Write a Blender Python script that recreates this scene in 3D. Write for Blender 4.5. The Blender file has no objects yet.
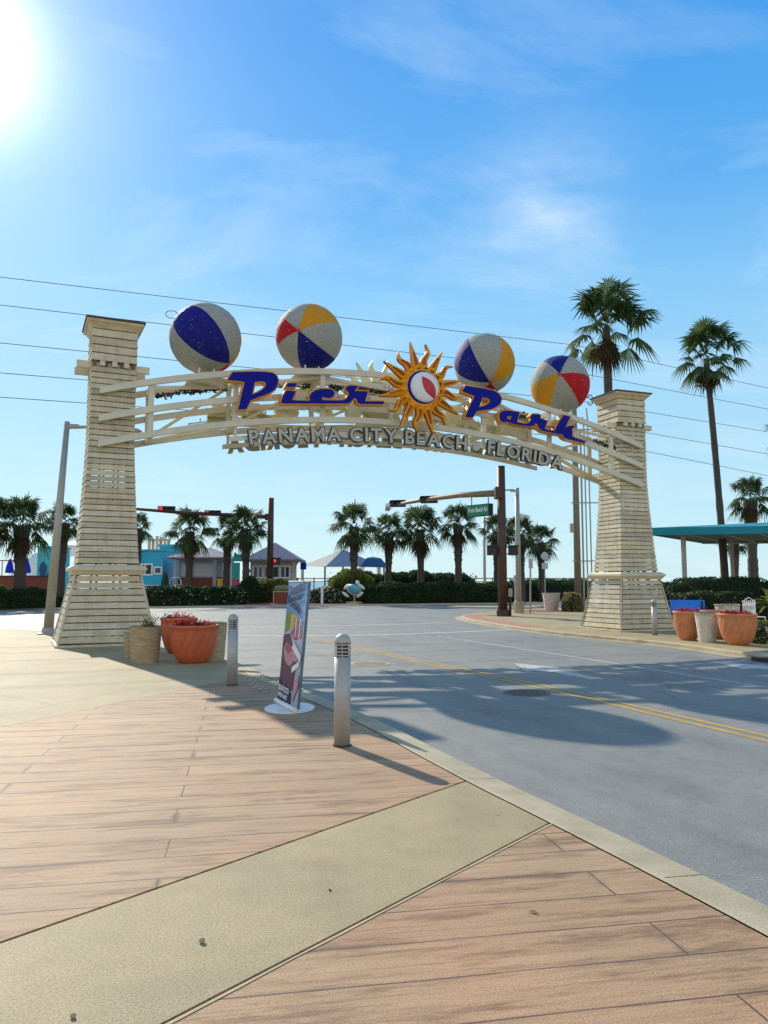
import bpy, bmesh, math, random
from math import sin, cos, pi, radians, sqrt, atan2
from mathutils import Vector, Matrix

# ------------------------------------------------------------------ camera, sky, sun
scene = bpy.context.scene
COL = scene.collection
FPX, EYE = 770.0, 1.6
TILT = math.atan(70 / 770)
cam_d = bpy.data.cameras.new('camera')
cam = bpy.data.objects.new('camera', cam_d); COL.objects.link(cam)
cam_d.sensor_fit = 'VERTICAL'; cam_d.sensor_height = 24; cam_d.lens = 24 * FPX / 1024
cam_d.clip_start = 0.05; cam_d.clip_end = 20000
cam.location = (0, 0, EYE); cam.rotation_euler = (pi / 2 + TILT, 0, 0)
scene.camera = cam

SUN_AZ, SUN_EL = radians(31.5), radians(32.5)          # azimuth to the left of +Y
SD = Vector((-sin(SUN_AZ) * cos(SUN_EL), cos(SUN_AZ) * cos(SUN_EL), sin(SUN_EL)))
sun_d = bpy.data.lights.new('sun', 'SUN'); sun_d.energy = 3.0; sun_d.angle = radians(0.55)
sun_d.color = (1.0, 0.91, 0.76)
sun = bpy.data.objects.new('sun', sun_d); COL.objects.link(sun)
sun.rotation_euler = SD.to_track_quat('Z', 'Y').to_euler()

world = bpy.data.worlds.new('World'); scene.world = world; world.use_nodes = True
wn, wl = world.node_tree.nodes, world.node_tree.links
bg = wn['Background']
sky = wn.new('ShaderNodeTexSky'); sky.sky_type = 'NISHITA'; sky.sun_disc = False
sky.sun_elevation = SUN_EL; sky.sun_rotation = -SUN_AZ
sky.air_density = 1.0; sky.dust_density = 0.35; sky.ozone_density = 2.2
SKY_STRENGTH = 0.105
bg.inputs['Strength'].default_value = SKY_STRENGTH
def wmath(op, a, b=None, clamp=False):
    n = wn.new('ShaderNodeMath'); n.operation = op; n.use_clamp = clamp
    for i, v in enumerate((a, b)):
        if v is None: continue
        if isinstance(v, (int, float)): n.inputs[i].default_value = v
        else: wl.new(v, n.inputs[i])
    return n.outputs[0]
tc = wn.new('ShaderNodeTexCoord')
hsv = wn.new('ShaderNodeHueSaturation'); hsv.inputs['Saturation'].default_value = 1.12
wl.new(sky.outputs[0], hsv.inputs['Color'])
# thin high cloud: stretched noise over the sky direction
sep = wn.new('ShaderNodeSeparateXYZ'); wl.new(tc.outputs['Generated'], sep.inputs[0])
zc = wmath('ADD', sep.outputs[2], 0.22)
cx = wmath('DIVIDE', sep.outputs[0], zc); cy = wmath('DIVIDE', sep.outputs[1], zc)
comb = wn.new('ShaderNodeCombineXYZ'); wl.new(cx, comb.inputs[0]); wl.new(cy, comb.inputs[1])
mp = wn.new('ShaderNodeMapping'); wl.new(comb.outputs[0], mp.inputs[0])
mp.inputs['Rotation'].default_value = (0, 0, radians(28)); mp.inputs['Scale'].default_value = (0.9, 1.7, 1)
mp.inputs['Location'].default_value = (0.35, 0.1, 0)
n1 = wn.new('ShaderNodeTexNoise'); n1.inputs['Scale'].default_value = 1.25; n1.inputs['Detail'].default_value = 9
n1.inputs['Roughness'].default_value = 0.62; n1.inputs['Distortion'].default_value = 0.5
wl.new(mp.outputs[0], n1.inputs['Vector'])
cr = wn.new('ShaderNodeValToRGB'); cr.color_ramp.elements[0].position = 0.50; cr.color_ramp.elements[1].position = 0.86
wl.new(n1.outputs[0], cr.inputs[0])
def blob(dirv, power, amp):                              # a cloud patch that stands at one compass direction
    d = Vector(dirv).normalized()
    v = wn.new('ShaderNodeVectorMath'); v.operation = 'DOT_PRODUCT'
    nrm = wn.new('ShaderNodeVectorMath'); nrm.operation = 'NORMALIZE'; wl.new(tc.outputs['Generated'], nrm.inputs[0])
    wl.new(nrm.outputs[0], v.inputs[0]); v.inputs[1].default_value = d
    return wmath('MULTIPLY', wmath('POWER', wmath('MAXIMUM', v.outputs['Value'], 0.0), power), amp)
def pixdir(px, py):
    x = (px - 384) / FPX; z = (512 - py) / FPX
    return Vector((x, cos(TILT) - sin(TILT) * z, sin(TILT) + cos(TILT) * z))
n2 = wn.new('ShaderNodeTexNoise'); n2.inputs['Scale'].default_value = 3.4; n2.inputs['Detail'].default_value = 8
n2.inputs['Roughness'].default_value = 0.6; wl.new(mp.outputs[0], n2.inputs['Vector'])
wisp = wmath('MULTIPLY', blob(pixdir(545, 195), 420, 1.0), wmath('MULTIPLY', wmath('POWER', n2.outputs[0], 2.4), 2.0))
cl = wmath('ADD', wmath('MULTIPLY', cr.outputs[0], 0.55), wisp, clamp=True)
# pale milky band near the horizon
gr = wn.new('ShaderNodeValToRGB'); ge = gr.color_ramp.elements
SKYK = 1 / 0.80
for i, (p_, c_) in enumerate(((0.0, (.56, .79, .86)), (0.09, (.49, .76, .88)), (0.22, (.37, .68, .89)), (0.35, (.235, .57, .90)), (0.45, (.115, .43, .87)), (0.60, (.050, .33, .82)), (1.0, (.06, .24, .60)))):
    if i > 1: ge.new(p_)
for i, (p_, c_) in enumerate(((0.0, (.56, .79, .86)), (0.09, (.49, .76, .88)), (0.22, (.37, .68, .89)), (0.35, (.235, .57, .90)), (0.45, (.115, .43, .87)), (0.60, (.050, .33, .82)), (1.0, (.06, .24, .60)))):
    ge[i].position = p_; ge[i].color = (*c_, 1)
wl.new(sep.outputs[2], gr.inputs[0])
gsc = wn.new('ShaderNodeVectorMath'); gsc.operation = 'SCALE'; wl.new(gr.outputs[0], gsc.inputs[0]); gsc.inputs['Scale'].default_value = 6.4
mixh = wn.new('ShaderNodeMix'); mixh.data_type = 'RGBA'
mixh.inputs['Factor'].default_value = 0.90; wl.new(hsv.outputs[0], mixh.inputs['A']); wl.new(gsc.outputs[0], mixh.inputs['B'])
mixc = wn.new('ShaderNodeMix'); mixc.data_type = 'RGBA'
wl.new(cl, mixc.inputs['Factor']); wl.new(mixh.outputs['Result'], mixc.inputs['A']); mixc.inputs['B'].default_value = (5.0, 5.9, 6.5, 1)
# made-up bright cloud bank behind the camera, added as fill for shaded faces
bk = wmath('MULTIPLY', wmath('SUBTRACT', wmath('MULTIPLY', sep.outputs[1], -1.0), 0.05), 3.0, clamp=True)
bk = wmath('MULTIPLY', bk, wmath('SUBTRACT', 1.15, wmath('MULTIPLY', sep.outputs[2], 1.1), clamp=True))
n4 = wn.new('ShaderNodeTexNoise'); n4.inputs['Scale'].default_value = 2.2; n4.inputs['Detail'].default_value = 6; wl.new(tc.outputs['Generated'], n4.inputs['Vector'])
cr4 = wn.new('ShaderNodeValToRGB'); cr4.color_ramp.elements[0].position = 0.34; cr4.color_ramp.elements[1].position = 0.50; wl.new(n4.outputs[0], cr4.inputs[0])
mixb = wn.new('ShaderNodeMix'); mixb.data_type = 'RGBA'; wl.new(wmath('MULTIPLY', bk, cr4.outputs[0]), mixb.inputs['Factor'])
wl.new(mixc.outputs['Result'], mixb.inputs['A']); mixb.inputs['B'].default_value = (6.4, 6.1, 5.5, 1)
# bright aureole round the sun
glow = wmath('ADD', wmath('ADD', blob(SD, 420, 11.0), blob(SD, 70, 2.0)), blob(SD, 12, 0.6))
gcol = wn.new('ShaderNodeMix'); gcol.data_type = 'RGBA'; gcol.blend_type = 'ADD'; gcol.inputs['Factor'].default_value = 1
gv = wn.new('ShaderNodeCombineXYZ')
for i, k in enumerate((1.0, 0.96, 0.9)): wl.new(wmath('MULTIPLY', glow, k), gv.inputs[i])
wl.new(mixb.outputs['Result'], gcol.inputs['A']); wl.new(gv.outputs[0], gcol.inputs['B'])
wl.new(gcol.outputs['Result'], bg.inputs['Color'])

vs = scene.view_settings
vs.view_transform = 'Standard'; vs.look = 'None'; vs.exposure = 0.66; vs.gamma = 1; vs.use_curve_mapping = False
scene.cycles.max_bounces = 6; scene.cycles.transparent_max_bounces = 6

# ------------------------------------------------------------------ materials
def mat(name, col, rough=0.6, metal=0.0, var=0.12, scale=6.0, bump=0.0, bscale=None, col2=None, stretch=(1, 1, 1), spec=0.5, emit=None):
    m = bpy.data.materials.new(name); m.use_nodes = True
    nt = m.node_tree; N, L = nt.nodes, nt.links; b = N['Principled BSDF']
    b.inputs['Roughness'].default_value = rough; b.inputs['Metallic'].default_value = metal
    b.inputs['Specular IOR Level'].default_value = spec
    t = N.new('ShaderNodeTexCoord'); mpn = N.new('ShaderNodeMapping'); L.new(t.outputs['Object'], mpn.inputs[0])
    mpn.inputs['Scale'].default_value = stretch
    no = N.new('ShaderNodeTexNoise'); no.inputs['Scale'].default_value = scale; no.inputs['Detail'].default_value = 6
    no.inputs['Roughness'].default_value = 0.65
    L.new(mpn.outputs[0], no.inputs['Vector'])
    r = N.new('ShaderNodeValToRGB'); r.color_ramp.elements[0].position = 0.3; r.color_ramp.elements[1].position = 0.7
    c = Vector(col); a = c * (1 - var); d = Vector(col2) if col2 else c * (1 + var)
    r.color_ramp.elements[0].color = (*a, 1); r.color_ramp.elements[1].color = (*[min(1, x) for x in d], 1)
    L.new(no.outputs[0], r.inputs[0]); L.new(r.outputs[0], b.inputs['Base Color'])
    if bump:
        n3 = N.new('ShaderNodeTexNoise'); n3.inputs['Scale'].default_value = bscale or scale * 6; n3.inputs['Detail'].default_value = 4
        L.new(mpn.outputs[0], n3.inputs['Vector'])
        bp = N.new('ShaderNodeBump'); bp.inputs['Strength'].default_value = bump; bp.inputs['Distance'].default_value = 0.02
        L.new(n3.outputs[0], bp.inputs['Height']); L.new(bp.outputs[0], b.inputs['Normal'])
    if emit:
        b.inputs['Emission Color'].default_value = (*emit[0], 1); b.inputs['Emission Strength'].default_value = emit[1]
    return m
def leafmat(name, c1, c2, trans=0.35, rough=0.5, tcol=None):
    m = mat(name, c1, max(rough, .62), var=0.25, scale=1.3, col2=c2)
    N, L = m.node_tree.nodes, m.node_tree.links
    out = N['Material Output']; b = N['Principled BSDF']
    b.inputs['Specular IOR Level'].default_value = 0.10
    tr = N.new('ShaderNodeBsdfTranslucent'); tr.inputs['Color'].default_value = (*(tcol or [x * 1.6 for x in c2]), 1)
    mx = N.new('ShaderNodeMixShader'); mx.inputs[0].default_value = trans
    L.new(b.outputs[0], mx.inputs[1]); L.new(tr.outputs[0], mx.inputs[2]); L.new(mx.outputs[0], out.inputs['Surface'])
    return m
def wornpaint(name, c):                                 # paint rubbed through to the asphalt in flecks
    m = mat(name, c, 0.7, var=0.2, scale=6)
    N, L = m.node_tree.nodes, m.node_tree.links; b = N['Principled BSDF']; src = b.inputs['Base Color'].links[0].from_socket
    t = N.new('ShaderNodeTexCoord'); n = N.new('ShaderNodeTexNoise'); n.inputs['Scale'].default_value = 14; n.inputs['Detail'].default_value = 6; n.inputs['Roughness'].default_value = .8
    L.new(t.outputs['Object'], n.inputs['Vector']); r = N.new('ShaderNodeValToRGB'); r.color_ramp.elements[0].position = .53; r.color_ramp.elements[1].position = .60
    L.new(n.outputs[0], r.inputs[0]); mx = N.new('ShaderNodeMix'); mx.data_type = 'RGBA'; L.new(r.outputs[0], mx.inputs['Factor']); L.new(src, mx.inputs['A']); mx.inputs['B'].default_value = (.22, .21, .18, 1)
    L.new(mx.outputs['Result'], b.inputs['Base Color']); return m
M = {}
M['cream'] = mat('cream_siding', (0.62, 0.53, 0.34), 0.65, var=0.16, scale=2.2, bump=0.25, bscale=40, stretch=(1, 1, 3.5))
for k_, c_ in (('creamb', (0.56, 0.49, 0.33)), ('creamc', (0.64, 0.57, 0.41)), ('creamd', (0.50, 0.44, 0.31))):
    M[k_] = mat('cream_siding_board', c_, 0.65, var=0.18, scale=2.6, bump=0.3, bscale=40, stretch=(1, 1, 3.5))
for k_ in ('cream', 'creamb', 'creamc', 'creamd'):      # rain streaks and salt grime on the boards
    m_ = M[k_]; N_, L_ = m_.node_tree.nodes, m_.node_tree.links; b_ = N_['Principled BSDF']; s_ = b_.inputs['Base Color'].links[0].from_socket
    t_ = N_.new('ShaderNodeTexCoord'); p_ = N_.new('ShaderNodeMapping'); L_.new(t_.outputs['Object'], p_.inputs[0]); p_.inputs['Scale'].default_value = (7, 7, .8)
    n_ = N_.new('ShaderNodeTexNoise'); n_.inputs['Scale'].default_value = 1.0; n_.inputs['Detail'].default_value = 7; n_.inputs['Roughness'].default_value = .7; L_.new(p_.outputs[0], n_.inputs['Vector'])
    r_ = N_.new('ShaderNodeValToRGB'); r_.color_ramp.elements[0].position = .38; r_.color_ramp.elements[0].color = (.62, .58, .50, 1); r_.color_ramp.elements[1].position = .55; L_.new(n_.outputs[0], r_.inputs[0])
    x_ = N_.new('ShaderNodeMix'); x_.data_type = 'RGBA'; x_.blend_type = 'MULTIPLY'; x_.inputs['Factor'].default_value = .42; L_.new(s_, x_.inputs['A']); L_.new(r_.outputs[0], x_.inputs['B']); L_.new(x_.outputs['Result'], b_.inputs['Base Color'])
M['cream2'] = mat('cream_trim', (0.63, 0.55, 0.38), 0.6, var=0.10, scale=3)
M['steel_cream'] = mat('cream_painted_steel', (0.64, 0.61, 0.50), 0.5, var=0.12, scale=1.6, col2=(0.70, 0.65, 0.48))
M['cream_back'] = mat('cream_yellow_panel', (0.70, 0.64, 0.38), 0.55, var=0.12, scale=2.0)
M['dark_roof'] = mat('dark_roofing', (0.06, 0.05, 0.045), 0.8, var=0.2)
M['inner'] = mat('inner_frame_wood', (0.16, 0.13, 0.09), 0.8, var=0.2)
M['blue'] = mat('royal_blue_sign_face', (0.003, 0.008, 0.25), 0.6, var=0.10, scale=3, spec=.15)
M['gold'] = mat('gold_sign_return', (0.66, 0.30, 0.03), 0.55, var=0.22, scale=4)
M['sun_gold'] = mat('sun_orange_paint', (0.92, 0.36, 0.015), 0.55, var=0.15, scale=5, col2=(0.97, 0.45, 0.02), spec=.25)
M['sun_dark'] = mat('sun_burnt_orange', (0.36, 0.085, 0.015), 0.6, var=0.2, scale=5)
M['letter_grey'] = mat('letter_grey_face', (0.48, 0.46, 0.38), 0.7, var=0.06, spec=.2)
M['letter_back'] = mat('letter_back_olive', (0.30, 0.30, 0.20), 0.6)
M['letter_dark'] = mat('letter_dark_edge', (0.03, 0.035, 0.035), 0.5, var=0.1)
def ballmat(name, c, c2=None):
    m = mat(name, c, 0.65, var=0.30, scale=26, bump=1.0, bscale=30, col2=c2, spec=.2)
    N, L = m.node_tree.nodes, m.node_tree.links          # small pale tiles where the weathered mosaic shows through
    b = N['Principled BSDF']; src = b.inputs['Base Color'].links[0].from_socket
    v = N.new('ShaderNodeTexNoise'); v.inputs['Scale'].default_value = 24; v.inputs['Detail'].default_value = 2
    t = N.new('ShaderNodeTexCoord'); L.new(t.outputs['Object'], v.inputs['Vector'])
    r = N.new('ShaderNodeValToRGB'); r.color_ramp.elements[0].position = 0.69; r.color_ramp.elements[1].position = 0.74
    L.new(v.outputs[0], r.inputs[0])
    mx = N.new('ShaderNodeMix'); mx.data_type = 'RGBA'; L.new(r.outputs[0], mx.inputs['Factor'])
    L.new(src, mx.inputs['A']); mx.inputs['B'].default_value = (0.62, 0.62, 0.58, 1)
    L.new(mx.outputs['Result'], b.inputs['Base Color'])
    return m
M['b_blue'] = ballmat('ball_blue', (0.008, 0.010, 0.19))
M['b_white'] = mat('ball_white', (0.36, 0.36, 0.31), 0.7, spec=.2, var=0.38, scale=26, bump=1.0, bscale=30)
M['b_red'] = ballmat('ball_red', (0.46, 0.010, 0.015))
M['b_yellow'] = ballmat('ball_yellow', (0.62, 0.28, 0.010))
M['m_white'] = mat('white_gloss', (0.78, 0.78, 0.76), 0.35, var=0.05)
M['m_red'] = mat('red_gloss', (0.55, 0.01, 0.03), 0.35, var=0.08)
M['galv'] = mat('galvanised_steel', (0.36, 0.35, 0.31), 0.5, metal=0.2, var=0.12, scale=5)
M['bollard'] = mat('bollard_silver_paint', (0.42, 0.405, 0.37), 0.5, metal=0.2, var=0.10, scale=9, bump=0.1, bscale=90)
M['black'] = mat('black_paint', (0.02, 0.02, 0.022), 0.5, var=0.2)
M['brown_pole'] = mat('brown_painted_steel', (0.060, 0.034, 0.024), 0.55, var=0.3, scale=1.5, col2=(0.11, 0.045, 0.03))
M['tan_arm'] = mat('tan_weathered_arm', (0.24, 0.17, 0.10), 0.6, var=0.25, scale=3)
M['wood_pole'] = mat('utility_pole_wood', (0.22, 0.19, 0.15), 0.8, var=0.2, scale=4, stretch=(6, 6, .6), bump=0.3)
M['wire'] = mat('wire_black', (0.08, 0.08, 0.09), 0.6)
M['terra'] = mat('terracotta_planter', (0.54, 0.115, 0.040), 0.6, var=0.16, scale=5, bump=0.2)
M['terra2'] = mat('terracotta_planter_faded', (0.58, 0.21, 0.085), 0.65, var=0.18, scale=5, bump=0.2)
M['basket'] = mat('basket_planter_beige', (0.44, 0.33, 0.19), 0.8, var=0.30, scale=5, bump=0.8, bscale=22, stretch=(1, 1, 5))
M['white_pot'] = mat('white_planter', (0.62, 0.56, 0.46), 0.75, var=0.18, scale=6, bump=0.4, bscale=30, stretch=(1, 1, 3))
M['soil'] = mat('soil', (0.05, 0.035, 0.025), 0.9, var=0.3)
M['trunk'] = mat('palm_trunk', (0.070, 0.060, 0.050), 0.9, var=0.35, scale=7, bump=1.0, bscale=16, stretch=(1, 1, 3))
M['boots'] = mat('palm_boots', (0.045, 0.036, 0.028), 0.9, var=0.3, scale=7, bump=0.8)
M['palm'] = leafmat('palm_leaf', (0.033, 0.060, 0.022), (0.072, 0.112, 0.038), 0.30, 0.42)
M['palm_dead'] = leafmat('palm_dead_leaf', (0.06, 0.045, 0.024), (0.10, 0.07, 0.04), 0.2, 0.7)
M['hedge'] = leafmat('hedge_leaf', (0.020, 0.042, 0.016), (0.042, 0.082, 0.024), 0.25, 0.5)
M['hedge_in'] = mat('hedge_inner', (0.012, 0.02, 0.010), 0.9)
M['hedge_lt'] = leafmat('light_shrub_leaf', (0.07, 0.11, 0.02), (0.15, 0.19, 0.035), 0.3, 0.5)
M['yshrub'] = leafmat('yellow_green_frond', (0.20, 0.24, 0.04), (0.34, 0.36, 0.07), 0.35, 0.5)
M['dryshrub'] = leafmat('dry_shrub_leaf', (0.20, 0.17, 0.07), (0.30, 0.24, 0.11), 0.3, 0.7)
M['succ'] = leafmat('grey_green_leaf', (0.16, 0.20, 0.12), (0.26, 0.28, 0.17), 0.2, 0.6)
M['petal'] = leafmat('red_petal', (0.35, 0.01, 0.03), (0.55, 0.02, 0.06), 0.3, 0.5, tcol=(0.6, 0.02, 0.06))
M['petal_w'] = leafmat('white_petal', (0.6, 0.55, 0.5), (0.75, 0.7, 0.66), 0.3, 0.6)
M['petal_p'] = leafmat('pink_petal', (0.5, 0.25, 0.28), (0.6, 0.35, 0.36), 0.3, 0.6)
M['teal'] = mat('teal_canvas', (0.0, 0.24, 0.32), 0.7, var=0.08, scale=2)
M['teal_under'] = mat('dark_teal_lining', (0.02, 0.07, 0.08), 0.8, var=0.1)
M['bench_blue'] = mat('blue_bench_paint', (0.01, 0.22, 0.80), 0.5, var=0.06)
M['bl_blue'] = mat('turquoise_clapboard', (0.02, 0.42, 0.62), 0.6, var=0.06)
M['bl_blue2'] = mat('aqua_clapboard', (0.05, 0.40, 0.44), 0.6, var=0.12, scale=1.5)
M['glass'] = mat('dark_window_glass', (0.05, 0.06, 0.07), 0.08, var=0.2, scale=.8)
M['win_pale'] = mat('pale_shutter', (0.55, 0.55, 0.58), 0.5, var=0.05)
M['grey_wall'] = mat('grey_board_wall', (0.36, 0.37, 0.42), 0.7, var=0.08)
M['shingle'] = mat('grey_shingles', (0.20, 0.20, 0.24), 0.85, var=0.2, scale=3, bump=0.5, bscale=8)
M['beige_wall'] = mat('beige_wall', (0.46, 0.40, 0.32), 0.75, var=0.10)
M['white'] = mat('white_paint', (0.78, 0.78, 0.76), 0.5, var=0.04)
M['brickred'] = mat('red_brick_wall', (0.20, 0.055, 0.035), 0.85, var=0.25, scale=5)
M['umb_blue'] = mat('blue_umbrella_cloth', (0.01, 0.02, 0.45), 0.8, var=0.1)
M['shade_blue'] = mat('blue_shade_cloth', (0.012, 0.085, 0.18), 0.75, var=0.08, scale=1)
M['shade_grey'] = mat('grey_shade_cloth', (0.12, 0.14, 0.14), 0.75, var=0.06, scale=1)
M['dkgreen'] = mat('dark_green_cloth', (0.01, 0.05, 0.03), 0.8)
M['yellow'] = mat('yellow_plastic', (0.65, 0.45, 0.01), 0.5)
M['pink'] = mat('pink_cloth', (0.62, 0.14, 0.24), 0.7)
M['aqua'] = mat('aqua_cloth', (0.05, 0.52, 0.46), 0.7)
M['sign_green'] = mat('sign_green', (0.005, 0.20, 0.11), 0.4, var=0.05)
M['sign_white'] = mat('sign_white', (0.8, 0.85, 0.8), 0.4, var=0.02)
M['sign_back'] = mat('sign_back_aluminium', (0.42, 0.46, 0.50), 0.45, metal=0.3)
M['red_lamp'] = mat('lit_red_lamp', (0.6, 0.01, 0.02), 0.4, emit=((1.0, 0.02, 0.05), 0.9))
M['car_white'] = mat('car_white', (0.75, 0.76, 0.76), 0.25, var=0.02)
M['mark_w'] = wornpaint('road_paint_white', (0.52, 0.51, 0.47))
M['mark_y'] = wornpaint('road_paint_yellow', (0.52, 0.31, 0.05))
M['concrete'] = mat('kerb_concrete', (0.43, 0.355, 0.22), 0.75, var=0.24, scale=2.1, bump=0.35, bscale=60)
M['brickramp'] = mat('red_brick_ramp', (0.42, 0.19, 0.12), 0.8, var=0.2, scale=6)
M['joint'] = mat('dark_joint', (0.04, 0.035, 0.03), 0.9)
M['iron'] = mat('cast_iron', (0.12, 0.115, 0.10), 0.7, metal=0.1, var=0.5, scale=14)
M['mulch'] = mat('red_mulch', (0.30, 0.085, 0.05), 0.95, var=0.35, scale=9, bump=0.6)
M['sand'] = mat('beach_sand', (0.50, 0.46, 0.38), 0.9, var=0.1, scale=0.2)
M['shell'] = mat('turtle_shell_blue', (0.10, 0.42, 0.55), 0.4, var=0.15)
M['turtle'] = mat('turtle_white_skin', (0.66, 0.66, 0.58), 0.5, var=0.1)
M['skin'] = mat('dark_clothes', (0.04, 0.05, 0.07), 0.8)

def ground_mat(name, kind):
    m = bpy.data.materials.new(name); m.use_nodes = True
    N, L = m.node_tree.nodes, m.node_tree.links; b = N['Principled BSDF']
    t = N.new('ShaderNodeTexCoord')
    def noise(scale, detail=5, stretch=None, rot=0.0, rough=0.6):
        mpn = N.new('ShaderNodeMapping'); L.new(t.outputs['Object'], mpn.inputs[0])
        mpn.inputs['Rotation'].default_value = (0, 0, rot)
        if stretch:                                      # turn first, then stretch along the turned axes
            m2 = N.new('ShaderNodeMapping'); L.new(mpn.outputs[0], m2.inputs[0]); m2.inputs['Scale'].default_value = stretch; mpn = m2
        n = N.new('ShaderNodeTexNoise'); n.inputs['Scale'].default_value = scale; n.inputs['Detail'].default_value = detail
        n.inputs['Roughness'].default_value = rough
        L.new(mpn.outputs[0], n.inputs['Vector']); return n.outputs[0]
    def ramp(src, stops):
        r = N.new('ShaderNodeValToRGB'); e = r.color_ramp.elements
        while len(e) < len(stops): e.new(0.5)
        for k, (p, c) in enumerate(stops):
            e[k].position = p; e[k].color = (*c, 1) if len(c) == 3 else c
        L.new(src, r.inputs[0]); return r.outputs[0]
    def mix(a, b_, fac, mode='MIX'):
        x = N.new('ShaderNodeMix'); x.data_type = 'RGBA'; x.blend_type = mode
        for key, v in (('Factor', fac), ('A', a), ('B', b_)):
            if isinstance(v, (int, float)): x.inputs[key].default_value = v
            elif isinstance(v, tuple): x.inputs[key].default_value = (*v, 1)
            else: L.new(v, x.inputs[key])
        return x.outputs['Result']
    def bump(h, strength, dist=0.01, prev=None):
        bp = N.new('ShaderNodeBump'); bp.inputs['Strength'].default_value = strength; bp.inputs['Distance'].default_value = dist
        L.new(h, bp.inputs['Height'])
        if prev: L.new(prev, bp.inputs['Normal'])
        return bp.outputs[0]
    if kind == 'asphalt':
        base = ramp(noise(0.35, 4), [(0.3, (0.204, 0.202, 0.180)), (0.7, (0.250, 0.246, 0.216))])
        streak = ramp(noise(1.0, 4, (2.2, 0.10, 1), radians(-21)), [(0.35, (0.93, 0.93, 0.93)), (0.65, (1.05, 1.04, 1.03))])
        c = mix(base, streak, 1.0, 'MULTIPLY')
        grit = ramp(noise(70, 3, None, 0, .8), [(0.36, (0.35, 0.35, 0.35)), (0.48, (0.95, 0.95, 0.95)), (0.62, (1.75, 1.72, 1.62))])
        c = mix(c, grit, 0.60, 'MULTIPLY')
        oil = ramp(noise(0.9, 7, (1.0, .35, 1), radians(-21), .7), [(0.52, (1, 1, 1)), (0.66, (0.74, 0.74, 0.76))]); c = mix(c, oil, 0.9, 'MULTIPLY')
        tar = ramp(noise(4.5, 5, None, 0, .75), [(0.40, (0.80, 0.80, 0.80)), (0.60, (1.15, 1.14, 1.1))]); c = mix(c, tar, 0.4, 'MULTIPLY')
        crack = N.new('ShaderNodeTexVoronoi'); crack.feature = 'DISTANCE_TO_EDGE'; crack.inputs['Scale'].default_value = 0.16
        wv = N.new('ShaderNodeVectorMath'); wv.operation = 'ADD'; nz = N.new('ShaderNodeTexNoise'); nz.inputs['Scale'].default_value = 1.2
        L.new(t.outputs['Object'], nz.inputs['Vector']); L.new(t.outputs['Object'], wv.inputs[0]); L.new(nz.outputs['Color'], wv.inputs[1])
        L.new(wv.outputs[0], crack.inputs['Vector'])
        ck = ramp(crack.outputs['Distance'], [(0.0, (0.45, 0.45, 0.45)), (0.004, (1, 1, 1))])
        c = mix(c, ck, 0.7, 'MULTIPLY')
        L.new(c, b.inputs['Base Color']); b.inputs['Roughness'].default_value = 0.62
        L.new(bump(noise(120, 2), 0.55, 0.006), b.inputs['Normal'])
    if kind == 'concrete':
        base = ramp(noise(0.7, 6), [(0.28, (0.285, 0.225, 0.120)), (0.5, (0.375, 0.29, 0.148)), (0.74, (0.44, 0.34, 0.178))])
        st = ramp(noise(2.6, 6, None, 0, 0.7), [(0.30, (0.80, 0.82, 0.80)), (0.60, (1.03, 1.02, 1.0))])
        c = mix(base, st, 0.8, 'MULTIPLY')
        grit = ramp(noise(95, 3, None, 0, .8), [(0.36, (0.48, 0.46, 0.42)), (0.48, (0.97, 0.97, 0.97)), (0.64, (1.45, 1.45, 1.45))])
        c = mix(c, grit, 0.85, 'MULTIPLY')
        L.new(c, b.inputs['Base Color']); b.inputs['Roughness'].default_value = 0.72
        n = bump(noise(150, 2), 0.45, 0.004); L.new(bump(noise(5, 5), 0.15, 0.02, n), b.inputs['Normal'])
    if kind == 'wood':                                  # concrete stamped and stained as boards
        mpn = N.new('ShaderNodeMapping'); L.new(t.outputs['Object'], mpn.inputs[0])
        mpn.inputs['Rotation'].default_value = (0, 0, radians(-10.5)); mpn.inputs['Location'].default_value = (0.4, 0.06, 0)
        wz = N.new('ShaderNodeTexNoise'); wz.inputs['Scale'].default_value = 1.1; L.new(mpn.outputs[0], wz.inputs['Vector'])
        wa = N.new('ShaderNodeVectorMath'); wa.operation = 'SCALE'; L.new(wz.outputs['Color'], wa.inputs[0]); wa.inputs['Scale'].default_value = 0.018
        wb = N.new('ShaderNodeVectorMath'); wb.operation = 'ADD'; L.new(mpn.outputs[0], wb.inputs[0]); L.new(wa.outputs[0], wb.inputs[1])
        def bricks(mortar, smooth, squash_off):
            br = N.new('ShaderNodeTexBrick'); br.inputs['Scale'].default_value = 1.0
            br.inputs['Brick Width'].default_value = 3.7; br.inputs['Row Height'].default_value = 0.325
            br.inputs['Mortar Size'].default_value = mortar; br.inputs['Mortar Smooth'].default_value = smooth
            br.offset = 0.37; br.inputs['Color1'].default_value = (0, 0, 0, 1); br.inputs['Color2'].default_value = (1, 1, 1, 1)
            br.inputs['Mortar'].default_value = (0.5, 0.5, 0.5, 1)
            L.new(wb.outputs[0], br.inputs['Vector']); return br
        br = bricks(0.0055, 0.2, 0); brs = bricks(0.045, 1.0, 0)
        tone = ramp(br.outputs['Color'], [(0.0, (0.415, 0.25, 0.130)), (0.5, (0.44, 0.27, 0.142)), (1.0, (0.47, 0.295, 0.158))])
        g1 = ramp(noise(3.6, 8, (0.30, 6.5, 1), radians(-10.5), 0.82), [(0.36, (0.55, 0.50, 0.45)), (0.46, (0.92, 0.90, 0.88)), (0.62, (1.12, 1.12, 1.12))])
        c = mix(tone, g1, 0.9, 'MULTIPLY')
        g2 = ramp(noise(0.42, 4), [(0.3, (0.80, 0.88, 0.92)), (0.7, (1.12, 1.02, 0.96))])
        c = mix(c, g2, 0.9, 'MULTIPLY')
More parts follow.
